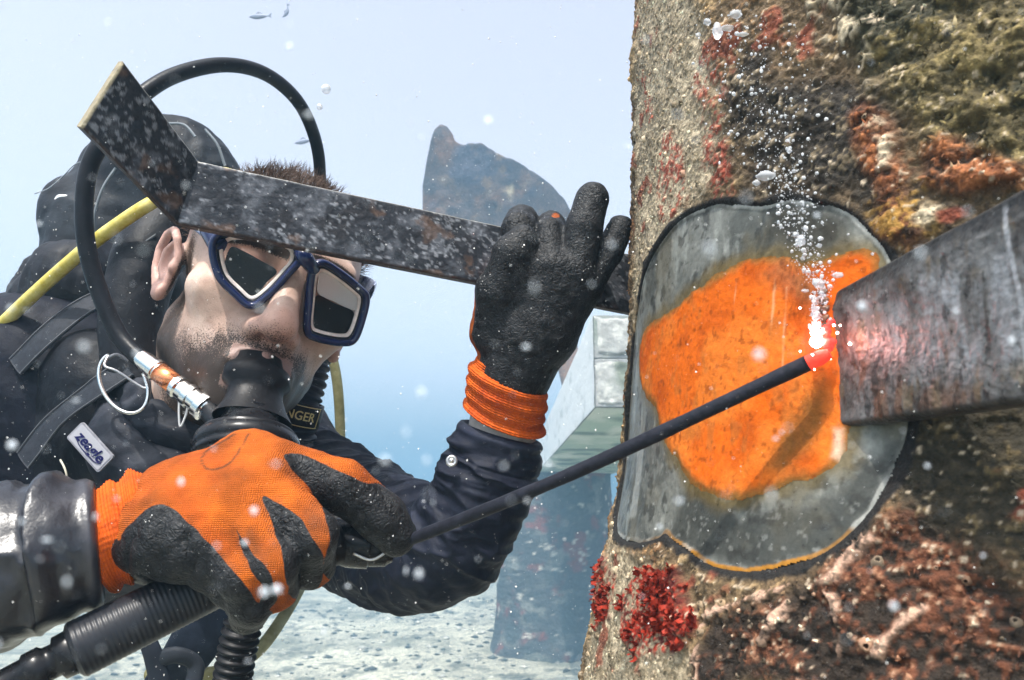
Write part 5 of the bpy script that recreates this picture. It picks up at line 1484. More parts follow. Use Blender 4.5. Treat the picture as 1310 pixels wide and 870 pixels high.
# ---- diving mask
def make_mask():
    t = thing('diving_mask', H(0, -0.11, 0.0), 'twin lens diving mask with blue black frame and dark lenses worn by the diver', 'diving mask')
    blue = M('mask_blue', (0.008, 0.015, 0.060), rough=0.2, var=0.3, vscale=60, spec=0.4, coat=0.2)
    black = M('mask_black', (0.010, 0.011, 0.016), rough=0.3)
    silicone = M('mask_silicone', (0.80, 0.72, 0.69), rough=0.25, trans=0.35, ior=1.2, var=0.1, vscale=60, bumps=[(90, 0.3, 0.002, 'noise')])
    clear = M('lens_glass', (0.02, 0.025, 0.03), rough=0.02, alpha=0.10, spec=0.8)
    dark = M('lens_dark', (0.006, 0.006, 0.008), rough=0.05, spec=0.35, bumps=[(40, 0.15, 0.002, 'noise')])
    pale = M('lens_pale', (0.90, 0.92, 0.95), rough=0.08, spec=0.7)
    def plane(px, py, o, nrm):
        d = RIGHT * (px - 655) / FPX - UP * (py - 435) / FPX + FWD
        k = ((o - CAM) @ nrm) / (d @ nrm)
        return CAM + d * k
    lenses = [
        (H(-0.034, -0.104, -0.002), HM @ np.array([-0.20, -0.97, -0.12]),
         [(269, 314), (277, 353), (299, 378), (321, 394), (346, 378), (370, 352), (386, 332), (383, 312), (352, 300), (312, 294), (282, 296)],
         [(296, 316), (313, 322), (335, 334), (354, 347), (340, 362), (324, 379), (304, 365), (285, 350), (288, 333)],
         None),
        (H(0.034, -0.104, -0.002), HM @ np.array([0.22, -0.97, -0.12]),
         [(398, 343), (411, 333), (434, 346), (459, 366), (470, 380), (465, 408), (454, 436), (438, 441), (404, 435), (391, 424), (393, 384)],
         [(406, 378), (428, 388), (452, 399), (449, 418), (443, 431), (424, 432), (400, 424), (402, 400)],
         [(411, 346), (432, 356), (455, 374), (459, 388), (452, 397), (428, 386), (408, 376), (408, 358)])]
    for (o, nr, outer, shade, bright) in lenses:
        nr = nr / np.linalg.norm(nr)
        if nr @ (CAM - o) < 0: nr = -nr
        oc = closed_curve(outer, 110)
        pts = np.array([plane(x, y, o, nr) for x, y in oc])
        ctr = pts.mean(0)
        def ringtube(p, r, sg=12, fl=1.0):
            k = len(p); tg = np.roll(p, -1, 0) - np.roll(p, 1, 0); tg /= np.linalg.norm(tg, axis=1)[:, None]
            u = np.tile(nr, (k, 1)); w = np.cross(tg, u)
            th = np.linspace(0, 2 * np.pi, sg, endpoint=False)
            V = p[:, None] + r * (fl * np.cos(th)[None, :, None] * u[:, None] + np.sin(th)[None, :, None] * w[:, None])
            return V.reshape(-1, 3), grid_faces(k, sg, True, True)
        inn = ctr + (pts - ctr) * 0.95
        fr = obj('frame', *ringtube(inn, 0.0030, 14, 1.5), blue, t)
        inn2 = ctr + (pts - ctr) * 0.86 - nr * 0.002
        obj('gasket', *ringtube(inn2, 0.0020, 10, 1.3), black, fr)
        inn3 = ctr + (pts - ctr) * 0.79 - nr * 0.0022
        obj('bezel', *ringtube(inn3, 0.0022, 10, 0.7), M('bezel_pale', (0.78, 0.70, 0.66), rough=0.35, var=0.3, vscale=90), fr)
        # skirt runs back to the face
        k = len(pts); rows = []
        for s_, q in ((0.88, 0.0), (0.80, 0.004), (0.79, 0.010), (0.86, 0.018), (0.97, 0.026), (1.02, 0.034)):
            rows.append(ctr + (pts - ctr) * s_ - nr * q)
        Vs = np.stack(rows, 1).reshape(-1, 3)
        obj('skirt', Vs, grid_faces(k, len(rows), wrap_u=True), silicone, t)
        def pane(px, mat, off, name):
            q = closed_curve(px, 60)
            pp = np.array([plane(x, y, o - nr * off, nr) for x, y in q])
            V, F = slab(pp, pp - nr * 0.0012, 0)
            obj(name, V, F, mat, t, smooth=False)
        pane([tuple(p) for p in (np.array(outer, float).mean(0) + (np.array(outer, float) - np.array(outer, float).mean(0)) * 0.84)], clear, 0.0012, 'lens')
        pane(shade, dark, 0.0040, 'painted_dark_interior')  # dark pane paints the dark interior seen through the lens
        if bright: pane(bright, pale, 0.0050, 'painted_lens_glow')  # pale pane paints the bright water seen through the lens
    # nose bridge and the side buckle with its strap
    V, F = tube([plane(383, 322, lenses[0][0], lenses[0][1]), P(391, 331, proj(H(0, -0.118, 0.012))[2]), plane(402, 346, lenses[1][0], lenses[1][1])], [0.005, 0.0062, 0.005], 20, 14)
    obj('bridge', V, F, blue, t)
    e = plane(281, 318, lenses[0][0], lenses[0][1])
    V, F = tube([e, H(-0.070, -0.075, 0.014)], [0.0085, 0.0070], 16, 12, flat=0.5, flatdir=HM @ np.array([-0.9, -0.3, 0.0]))
    obj('buckle', V, F, blue, t)
    band = [H(-0.069, -0.078, 0.014), H(-0.080, -0.040, 0.026), H(-0.0815, 0.010, 0.038), H(-0.066, 0.078, 0.046), H(0, 0.116, 0.05), H(0.066, 0.078, 0.046), H(0.0815, 0.010, 0.038), H(0.080, -0.040, 0.026), H(0.069, -0.078, 0.014)]
    V, F = tube(band, 0.0105, 120, 14, flat=0.16, flatdir=HM @ np.array([-1, 0.0, 0.0]))
    # keep the band flat against the head all the way round
    c = spline(np.array(band), 120)
    tg = np.gradient(c, axis=0); tg /= np.linalg.norm(tg, axis=1)[:, None]
    up = HM @ np.array([0, -0.25, 1.0]); up /= np.linalg.norm(up)
    out = np.cross(tg, up); th = np.linspace(0, 2 * np.pi, 14, endpoint=False)
    V = (c[:, None] + 0.0088 * np.sin(th)[None, :, None] * up + 0.0018 * np.cos(th)[None, :, None] * out[:, None]).reshape(-1, 3)
    obj('strap', V, grid_faces(120, 14, wrap_v=True), M('strap_clear', (0.50, 0.55, 0.70), rough=0.25, trans=0.2, color2=(0.03, 0.05, 0.16), vscale=50), t)
make_mask()

# ---- regulator in the mouth
def make_regulator():
    m = H(0, -0.100, -0.081)
    q = P(317, 566, 0.527)
    ax = (q - m); L = np.linalg.norm(ax); ax /= L
    t = thing('regulator', q, 'black round breathing regulator in the mouth of the diver', 'regulator')
    V, F = lathe(m - ax * 0.012, m + ax * 0.040, [(0, 0.0), (0, 0.0135), (0.15, 0.0145), (0.22, 0.0180), (0.40, 0.0185), (0.48, 0.0150), (0.62, 0.0148), (0.8, 0.017), (1.0, 0.021)], 48)
    V = V + np.outer((V - m) @ (HM @ np.array([1.0, 0, 0])), HM @ np.array([1.0, 0, 0])) * 0.38
    obj('mouthpiece', V, F, RUBBER, t)
    a = m + ax * 0.034
    b = m + ax * (L + 0.016)
    prof = [(0, 0.0), (0.0, 0.019), (0.10, 0.020), (0.24, 0.022), (0.38, 0.026), (0.48, 0.0335), (0.53, 0.0352), (0.56, 0.0345), (0.58, 0.0362), (0.70, 0.0372), (0.80, 0.0368), (0.83, 0.0350), (0.85, 0.0362), (0.95, 0.0352), (1.0, 0.030), (1.02, 0.0)]
    V, F = lathe(a, b, prof, 72)
    obj('housing', V, F, PLASTIC, t)
    # exhaust tee, low on the housing
    V, F = tube([q + RIGHT * -0.035 - UP * 0.008, q - UP * 0.012, q + RIGHT * 0.036 - UP * 0.004], [0.012, 0.016, 0.012], 24, 18, flat=0.7, flatdir=FWD)
    obj('exhaust_tee', V, F, RUBBER, t)
    # looping supply hose
    pts = [P(184, 464, 0.570), P(150, 425, 0.578), P(121, 355, 0.580), P(108, 290, 0.580), P(112, 222, 0.582), P(134, 176, 0.588), P(172, 130, 0.605), P(222, 97, 0.635), P(285, 83, 0.675), P(338, 94, 0.720), P(378, 126, 0.765), P(400, 168, 0.805), P(409, 214, 0.835), P(404, 262, 0.875), P(360, 330, 0.93), P(270, 400, 1.0)]
    V, F = tube(pts, 0.0068, 320, 18)
    obj('hose', V, F, HOSE_BLACK, t)
    # quick coupling: chrome barrel, copper sleeve, collars
    c0, c1 = P(180, 458, 0.571), P(268, 526, 0.552)
    prof = [(0, 0.0068), (0.06, 0.0074), (0.14, 0.0078), (0.20, 0.0080), (0.205, 0.0086), (0.25, 0.0086), (0.255, 0.0074), (0.52, 0.0074), (0.53, 0.0092), (0.58, 0.0094), (0.60, 0.0080), (0.68, 0.0080), (0.69, 0.0094), (0.76, 0.0096), (0.77, 0.0084), (0.86, 0.0084), (0.87, 0.0104), (0.95, 0.0106), (0.96, 0.0085), (1.0, 0.0070), (1.0, 0.0)]
    V, F = lathe(c0, c1, prof, 40)
    o = obj('coupling', V, F, CHROME, t, sharp=0.5)
    e = c1 - c0
    V, F = lathe(c0 + e * 0.27, c0 + e * 0.51, [(0, 0.0070), (0.02, 0.0078), (0.5, 0.0079), (0.98, 0.0078), (1, 0.0070)], 36)
    obj('copper_sleeve', V, F, M('copper', (0.80, 0.28, 0.12), rough=0.25, metal=0.9, rvar=0.1, vscale=200), o)
    V, F = tube([c1 - e * 0.02, P(285, 545, 0.540), P(300, 566, 0.528)], 0.008, 16, 16)
    obj('swivel', V, F, PLASTIC, t)
    # little zip-tie tail under the coupling
    V, F = tube([P(229, 512, 0.552), P(229, 535, 0.552), P(231, 546, 0.552), P(238, 530, 0.552), P(240, 518, 0.552)], 0.0008, 24, 8)
    obj('tie_tail', V, F, M('tie_wire', (0.6, 0.6, 0.6), rough=0.4), o)
make_regulator()

# ---- buoyancy vest: air cell behind the head, collar, straps, ring, badge, inflator hose
NYLON = M('vest_nylon', attr=True, rough=0.5, var=0.3, vscale=90, bumps=[(600, 0.3, 0.0008, 'noise'), (60, 0.4, 0.004, 'noise')], speck=(180, -0.355, (0.55, 0.58, 0.62)))
def text_mesh(s, size, extrude=0.0002, shear=0.0, bold=0.0, width=1.0):
    cu = bpy.data.curves.new('lettering', 'FONT'); cu.body = s; cu.size = size; cu.extrude = extrude; cu.shear = shear; cu.offset = bold
    cu.align_x = 'CENTER'; cu.align_y = 'CENTER'; cu.resolution_u = 3
    o = bpy.data.objects.new('lettering', cu); COL.objects.link(o)
    bpy.context.view_layer.update()
    me = bpy.data.meshes.new_from_object(o.evaluated_get(bpy.context.evaluated_depsgraph_get()))
    V = np.array([v.co[:] for v in me.vertices]); F = [tuple(p.vertices) for p in me.polygons]
    bpy.data.objects.remove(o); bpy.data.curves.remove(cu); bpy.data.meshes.remove(me)
    V[:, 0] *= width
    return V, F

def lines_tube(pts, r, n=40):
    return tube(pts, r, n, 8)

def make_vest():
    t = thing('buoyancy_vest', P(190, 470, 0.95), 'black buoyancy vest with a puffed air cell behind the head of the diver', 'dive vest')
    AXf = AX
    def cell(p):
        d = ell_d(p, P(205, 268, 0.985), (0.118, 0.075, 0.126), AXf)
        d = smin(d, ell_d(p, P(118, 330, 0.94), (0.058, 0.055, 0.090), AXf), 0.03)
        d = smin(d, ell_d(p, P(90, 272, 0.95), (0.030, 0.035, 0.042), AXf), 0.02)
        d = smin(d, ell_d(p, P(200, 430, 0.95), (0.10, 0.07, 0.10), AXf), 0.05)
        return d
    V, F = nets(cell, P(200, 330, 0.97) - 0.27, P(200, 330, 0.97) + 0.27, 0.0045)
    N = vnormals(V, F)
    V = V + N * (0.006 * fbm(V, 11, 4, 401) + 0.004 * (1 - 2 * np.abs(fbm(V, 16, 3, 402))))[:, None]
    c = mixc(np.tile(np.array([0.008, 0.0095, 0.013]), (len(V), 1)), (0.030, 0.035, 0.042), sstep(0.05, 0.5, fbm(V, 18, 4, 403)) * 0.6)
    ac = obj('air_cell', V, F, NYLON, t, col=c)
    for pts in ([(262, 165, .875), (278, 185, .872), (288, 212, .872)], [(216, 158, .872), (236, 160, .868), (250, 175, .864)], [(148, 215, .868), (132, 240, .862), (122, 270, .86), (120, 300, .862)]):
        V, F = lines_tube([P(*q) for q in pts], 0.0016)
        obj('seam', V, F, M('seam_tape', (0.16, 0.18, 0.20), rough=0.6), ac)
    # white stitched mark on the side pocket
    mk = [P(82, 268, 0.905), P(72, 262, 0.906), P(76, 252, 0.906), P(90, 254, 0.903), P(92, 266, 0.902), P(80, 276, 0.904), P(70, 272, 0.906)]
    V, F = tube(mk, 0.0028, 50, 8)
    obj('stitched_mark', V, F, M('mark_thread', (0.75, 0.77, 0.78), rough=0.6), ac)
    # shoulder pad lit from above, and the collar beside the neck
    def pad(p):
        d = seg_d(p, P(40, 410, 0.79), P(100, 362, 0.80), 0.030, 0.042)
        d = smin(d, seg_d(p, P(100, 362, 0.80), P(178, 366, 0.83), 0.042, 0.044), 0.02)
        return smin(d, seg_d(p, P(70, 355, 0.84), P(52, 378, 0.82), 0.030, 0.026), 0.02)
    V, F = nets(pad, P(100, 370, 0.81) - 0.17, P(100, 370, 0.81) + 0.17, 0.0035)
    N = vnormals(V, F)
    V = V + N * (0.006 * (1 - 2 * np.abs(fbm(V * [2.2, 1, 0.5], 17, 3, 411))) + 0.0015 * fbm(V, 50, 3, 412))[:, None]
    c = mixc(np.tile(np.array([0.012, 0.013, 0.017]), (len(V), 1)), (0.075, 0.078, 0.08), sstep(0.1, 0.5, fbm(V, 16, 3, 413)) * 0.7)
    obj('shoulder_pad', V, F, NYLON, t, col=c)
    col_pts = [P(176, 520, 0.665), P(166, 450, 0.680), P(172, 380, 0.700), P(196, 318, 0.730), P(240, 275, 0.78), P(300, 260, 0.83)]
    V, F = tube(col_pts, [0.020, 0.026, 0.030, 0.034, 0.036, 0.034], 120, 40)
    N = V - np.repeat(spline(np.array(col_pts), 120), 40, 0) if len(V) == 4800 else None
    V = V + 0.004 * np.stack([fbm(V, 16, 3, 421 + i) for i in range(3)], 1)
    c = np.tile(np.array([0.008, 0.009, 0.012]), (len(V), 1))
    co = obj('collar', V, F, NYLON, t, col=c)
    V, F = tube([P(150, 372, 0.672), P(158, 340, 0.682), P(178, 316, 0.692), P(200, 300, 0.70)], 0.0012, 40, 8)
    obj('piping', V, F, M('piping_grey', (0.10, 0.11, 0.12), rough=0.5), co)
    V, F = tube([P(150, 500, 0.680), P(190, 538, 0.660), P(240, 566, 0.650), P(300, 585, 0.665), P(340, 600, 0.70)], [0.022, 0.025, 0.026, 0.024, 0.020], 90, 40)
    V = V + 0.009 * np.stack([fbm(V, 26, 4, 441 + i) for i in range(3)], 1)
    obj('neck_collar', V, F, NYLON, t, col=np.tile(np.array([0.011, 0.012, 0.016]), (len(V), 1)))
    for k, (pts, r_) in enumerate([([P(20, 470, 0.69), P(60, 430, 0.695), P(105, 395, 0.715), P(150, 372, 0.745)], 0.013), ([P(30, 590, 0.655), P(70, 540, 0.655), P(120, 500, 0.645), P(165, 470, 0.655)], 0.012)]):
        V, F = tube(pts, r_, 70, 16, flat=0.16, flatdir=-FWD * 0.8 + UP * 0.6)
        wb = obj('webbing', V, F, M('shoulder_webbing', (0.022, 0.025, 0.032), rough=0.6, var=0.3, vscale=200, bumps=[(900, 0.5, 0.0008, 'noise')]), t)
        for s_ in (-0.9, 0.9):
            c_ = spline(np.array(pts), 40); tg_ = np.gradient(c_, axis=0); tg_ /= np.linalg.norm(tg_, axis=1)[:, None]
            sd_ = np.cross(tg_, -FWD * 0.8 + UP * 0.6); sd_ /= np.linalg.norm(sd_, axis=1)[:, None]
            V, F = tube(c_ + sd_ * r_ * s_ + (-FWD * 0.8 + UP * 0.6) * 0.0022, 0.0006, 60, 6)
            obj('stitching', V, F, M('stitch_thread', (0.10, 0.105, 0.115), rough=0.7), wb)
    # chest panel and shoulder strap
    def panel(p):
        d = ell_d(p, P(165, 575, 0.735), (0.115, 0.055, 0.105), AXf)
        d = smin(d, seg_d(p, P(120, 470, 0.72), P(150, 560, 0.70), 0.040, 0.042), 0.03)
        return smin(d, seg_d(p, P(205, 590, 0.72), P(330, 610, 0.74), 0.060, 0.055), 0.03)
    V, F = nets(panel, P(200, 570, 0.73) - 0.20, P(200, 570, 0.73) + 0.20, 0.0042)
    N = vnormals(V, F)
    V = V + N * (0.005 * fbm(V, 12, 4, 431) + 0.0015 * fbm(V, 45, 3, 432))[:, None]
    c = mixc(np.tile(np.array([0.007, 0.008, 0.011]), (len(V), 1)), (0.020, 0.022, 0.028), sstep(0.1, 0.5, fbm(V, 15, 3, 433)))
    obj('chest_panel', V, F, NYLON, t, col=c)
    # badge with the lettering
    cpt = P(115, 572, 0.598)
    ex = P(136, 597, 0.612) - P(94, 550, 0.618); ex /= np.linalg.norm(ex)
    ez = -FWD + 0.15 * UP - 0.10 * RIGHT; ez -= ex * (ez @ ex); ez /= np.linalg.norm(ez)
    ey = np.cross(ez, ex)
    def rrect(w, h, r, n=6):
        o = []
        for cx, cy, a0 in ((w - r, h - r, 0), (-w + r, h - r, 90), (-w + r, -h + r, 180), (w - r, -h + r, 270)):
            for k in range(n + 1):
                a = math.radians(a0 + 90 * k / n); o.append((cx + r * math.cos(a), cy + r * math.sin(a)))
        return o
    def plate(w, h, r, z0, z1, mat, name, par):
        q = rrect(w, h, r)
        f = [cpt + ex * x + ey * y + ez * z1 for x, y in q]; b = [cpt + ex * x + ey * y + ez * z0 for x, y in q]
        V, F = slab(f, b, 0.0003)
        return obj(name, V, F, mat, par, smooth=False)
    badge = plate(0.0205, 0.0092, 0.0022, -0.0022, 0.0, M('badge_silver', (0.25, 0.25, 0.28), rough=0.35, var=0.2, vscale=200), 'badge', t)
    plate(0.0190, 0.0078, 0.0016, 0.0, 0.0004, M('badge_face', (0.36, 0.36, 0.39), rough=0.4), 'badge_face', badge)
    navy = M('badge_ink', (0.012, 0.012, 0.07), rough=0.4)
    V, F = text_mesh('zeagle', 0.0125, 0.00025, 0.25, 0.00022, 1.0)
    W = cpt + V[:, :1] * ex + (V[:, 1:2] + 0.0006) * ey + (V[:, 2:] + 0.0008) * ez
    obj('lettering', W, F, navy, badge, smooth=False)
    sw = [cpt + ex * x + ey * y + ez * 0.0007 for x, y in ((-0.013, -0.0035), (-0.006, -0.0052), (0.004, -0.0054), (0.012, -0.0048), (0.0165, -0.0022), (0.0155, -0.0004))]
    V, F = tube(sw, [0.0002, 0.0004, 0.0005, 0.0005, 0.0004, 0.0002], 30, 6)
    obj('swash', V, F, navy, badge)
    # steel D ring with its bar
    ctr = np.array(P(158, 490, 0.608)); R1 = RIGHT * 0.0205 - UP * 0.007; R2 = UP * 0.0235 + FWD * 0.006 + RIGHT * -0.004
    ring = [ctr + R1 * math.cos(a) + R2 * math.sin(a) for a in np.linspace(math.radians(125), math.radians(395), 40)]
    V, F = tube(ring, 0.0016, 90, 10)
    dr = obj('d_ring', V, F, CHROME, t)
    V, F = tube([ring[0], P(134, 468, 0.606), P(150, 475, 0.607), P(186, 497, 0.610), ring[-1]], 0.0011, 40, 8)
    obj('d_ring_bar', V, F, M('dull_steel', (0.45, 0.45, 0.47), rough=0.35, metal=0.8), dr)
    V, F = tube([P(139, 458, 0.609), P(150, 454, 0.610), P(164, 462, 0.612)], 0.0016, 24, 8)
    obj('ring_loop', V, F, M('loop_web', (0.14, 0.145, 0.16), rough=0.6), dr)
    V, F = tube([P(77, 588, 0.64), P(83, 600, 0.636), P(86, 614, 0.636), P(84, 626, 0.64)], 0.0009, 30, 6)
    obj('pull_cord', V, F, M('cord_pale', (0.55, 0.52, 0.42), rough=0.6), t)
    # corrugated inflator hose on the far side of the face, with its label band
    pts = [P(392, 400, 0.775), P(398, 440, 0.765), P(392, 480, 0.755), P(380, 525, 0.745), P(372, 590, 0.745)]
    V, F = tube(pts, [0.018, 0.0205, 0.021, 0.0215, 0.022], 220, 40, lambda s: 1 + 0.07 * np.sign(np.sin(s * 2 * np.pi / 0.0082)) * np.abs(np.sin(s * 2 * np.pi / 0.0082)) ** 0.5)
    inf = obj('inflator_hose', V, F, M('inflator_rubber', (0.020, 0.022, 0.034), rough=0.45, var=0.3, vscale=60), t)
    a, b = P(385, 512, 0.744), P(376, 542, 0.743)
    V, F = lathe(a, b, [(0, 0.0215), (0.02, 0.0245), (0.5, 0.0252), (0.98, 0.0245), (1, 0.0215)], 48)
    bd = obj('label_band', V, F, M('band_black', (0.012, 0.012, 0.014), rough=0.4), inf)
    gold = M('gold_thread', (0.62, 0.50, 0.24), rough=0.5)
    lx = (P(400, 531, 0.70) - P(357, 518, 0.70)); lx /= np.linalg.norm(lx)
    ca = (b - a) / np.linalg.norm(b - a)
    mid = (a + b) / 2
    fx = -FWD - ca * (-FWD @ ca); fx /= np.linalg.norm(fx)
    sx = np.cross(ca, fx)
    if sx @ RIGHT < 0: sx = -sx
    def wrapxy(V, r, tw=0.0):
        ang = V[:, 0] / 0.0252 + tw
        return mid + np.outer(np.sin(ang) * (r + V[:, 2]), sx) + np.outer(np.cos(ang) * (r + V[:, 2]), fx) - np.outer(V[:, 1], ca)
    V, F = text_mesh('RANGER', 0.0125, 0.0002, 0.0, 0.00012, 0.92)
    obj('lettering', wrapxy(V, 0.0256, 0.12), F, gold, bd, smooth=False)
    q = np.array(rrect(0.0275, 0.0100, 0.0022) + [rrect(0.0275, 0.0100, 0.0022)[0]])
    q = spline(q, 120); q = np.concatenate([q, np.zeros((len(q), 1))], 1)
    V, F = tube(wrapxy(q, 0.0256, 0.12), 0.00045, 160, 6)
    obj('label_border', V, F, gold, bd)
    # dangling webbing and corrugated drain hose below the gloved hand
    V, F = tube([P(285, 748, 0.66), P(268, 790, 0.64), P(240, 838, 0.63), P(190, 905, 0.63)], [0.020, 0.024, 0.021, 0.016], 60, 16, flat=0.16, flatdir=-FWD + 0.5 * RIGHT)
    obj('webbing_strap', V, F, M('webbing', (0.020, 0.028, 0.045), rough=0.6, var=0.3, vscale=80), t)
    V, F = tube([P(160, 770, 0.62), P(188, 818, 0.60), P(202, 860, 0.60), P(212, 910, 0.60)], [0.009, 0.008, 0.009, 0.009], 40, 12, flat=0.4, flatdir=-FWD)
    obj('webbing_strap', V, F, M('webbing_thin', (0.018, 0.022, 0.032), rough=0.6), t)
    V, F = tube([P(198, 845, 0.60), P(226, 838, 0.60), P(250, 850, 0.605), P(246, 880, 0.60)], 0.007, 30, 10, flat=0.5, flatdir=-FWD)
    obj('webbing_strap', V, F, M('webbing_short', (0.022, 0.026, 0.034), rough=0.6), t)
make_vest()

def make_drain_hose():
    t = thing('corrugated_hose', P(318, 740, 0.56), 'black corrugated hose dangling below the near orange glove', 'hose')
    V, F = tube([P(330, 735, 0.575), P(316, 780, 0.555), P(304, 830, 0.55), P(292, 905, 0.55)], 0.0135, 260, 30, lambda s: 1 + 0.10 * np.sin(s * 2 * np.pi / 0.0062))
    obj('hose', V, F, RUBBER, t)
make_drain_hose()

def make_yellow_hoses():
    y = M('yellow_hose', (0.44, 0.35, 0.05), rough=0.4, color2=(0.52, 0.45, 0.16), var=0.2, vscale=50, bumps=[(200, 0.2, 0.0008, 'noise')])
    t = thing('yellow_hose', P(0, 418, 0.73), 'yellow hose crossing the shoulder of the diver beneath the bent bar', 'hose')
    V, F = tube([P(-60, 720, 1.02), P(-150, 640, 0.95), P(-135, 545, 0.80), P(-70, 482, 0.735), P(-15, 432, 0.722), P(45, 375, 0.705), P(110, 318, 0.690), P(160, 281, 0.680), P(200, 256, 0.690), P(260, 225, 0.76), P(300, 230, 0.86), P(290, 300, 0.93)], 0.0063, 240, 16)
    obj('hose', V, F, y, t)
    g = M('olive_hose', (0.22, 0.21, 0.10), rough=0.45, color2=(0.30, 0.29, 0.16), var=0.2, vscale=40)
    t = thing('olive_hose', P(412, 430, 0.9), 'thin olive hose hanging behind the raised arm down to the seabed', 'hose')
    V, F = tube([P(385, 395, 0.92), P(411, 425, 0.90), P(427, 465, 0.90), P(434, 520, 0.90), P(434, 590, 0.90), P(420, 670, 0.88), P(392, 735, 0.82), P(365, 785, 0.76), P(330, 832, 0.71), P(285, 858, 0.69), P(235, 864, 0.69), P(190, 862, 0.70)], 0.0062, 200, 14)
    obj('hose', V, F, g, t)
make_yellow_hoses()

# ---- electrode holder in the near fist
def make_holder():
    a, b = P(92, 834, 0.362), P(286, 738, 0.402)
    t = thing('electrode_holder', P(262, 752, 0.383), 'black ribbed electrode holder gripped in the near orange glove', 'electrode holder')
    L = np.linalg.norm(b - a)
    prof = [(0, 0.0), (0, 0.0115), (0.015, 0.0135), (0.03, 0.0142)]
    n = 420
    for k in range(n):
        s = 0.03 + 0.96 * k / n
        prof.append((s, 0.0143 + 0.00009 * math.sin(s * L / 0.0024 * 2 * math.pi)))
    prof += [(0.995, 0.0140), (1.0, 0.012), (1.0, 0.0)]
    V, F = lathe(a, b, prof, 64)
    obj('handle', V, F, M('handle_rubber', (0.016, 0.017, 0.021), rough=0.36, var=0.3, vscale=50, bumps=[(300, 0.2, 0.0006, 'noise')], spec=0.3), t)
    ax = (b - a) / L
    V, F = lathe(a - ax * 0.030, a + ax * 0.002, [(0, 0.0075), (0.3, 0.0080), (0.34, 0.0095), (0.55, 0.0098), (0.6, 0.0082), (0.72, 0.0082), (0.76, 0.0108), (0.94, 0.0112), (1.0, 0.0105)], 40)
    obj('collar', V, F, PLASTIC, t)
    V, F = tube([a - ax * 0.026, P(45, 868, 0.355), P(0, 905, 0.355), P(-60, 960, 0.36)], 0.0078, 60, 18)
    obj('cable', V, F, HOSE_BLACK, t)
    # shank through the fist to the jaw that clamps the rod
    V, F = lathe(b - ax * 0.01, P(438, 690, 0.430), [(0, 0.0125), (0.5, 0.0125), (0.96, 0.0135), (1, 0.011), (1, 0)], 36)
    obj('shank', V, F, RUBBER, t)
    V, F = lathe(P(425, 690, 0.432), P(505, 703, 0.436), [(0, 0.0), (0, 0.0125), (0.3, 0.0145), (0.62, 0.0135), (0.64, 0.0122), (0.90, 0.0105), (0.95, 0.0085), (1.0, 0.0075), (1.0, 0.0)], 36)
    obj('jaw', V, F, PLASTIC, t, sharp=0.6)
    V, F = tube([P(452, 708, 0.418), P(476, 716, 0.420), P(500, 702, 0.423), P(522, 690, 0.426)], 0.0008, 30, 8)
    obj('spring_clip', V, F, M('clip_steel', (0.5, 0.5, 0.5), rough=0.3, metal=0.8), t)
make_holder()
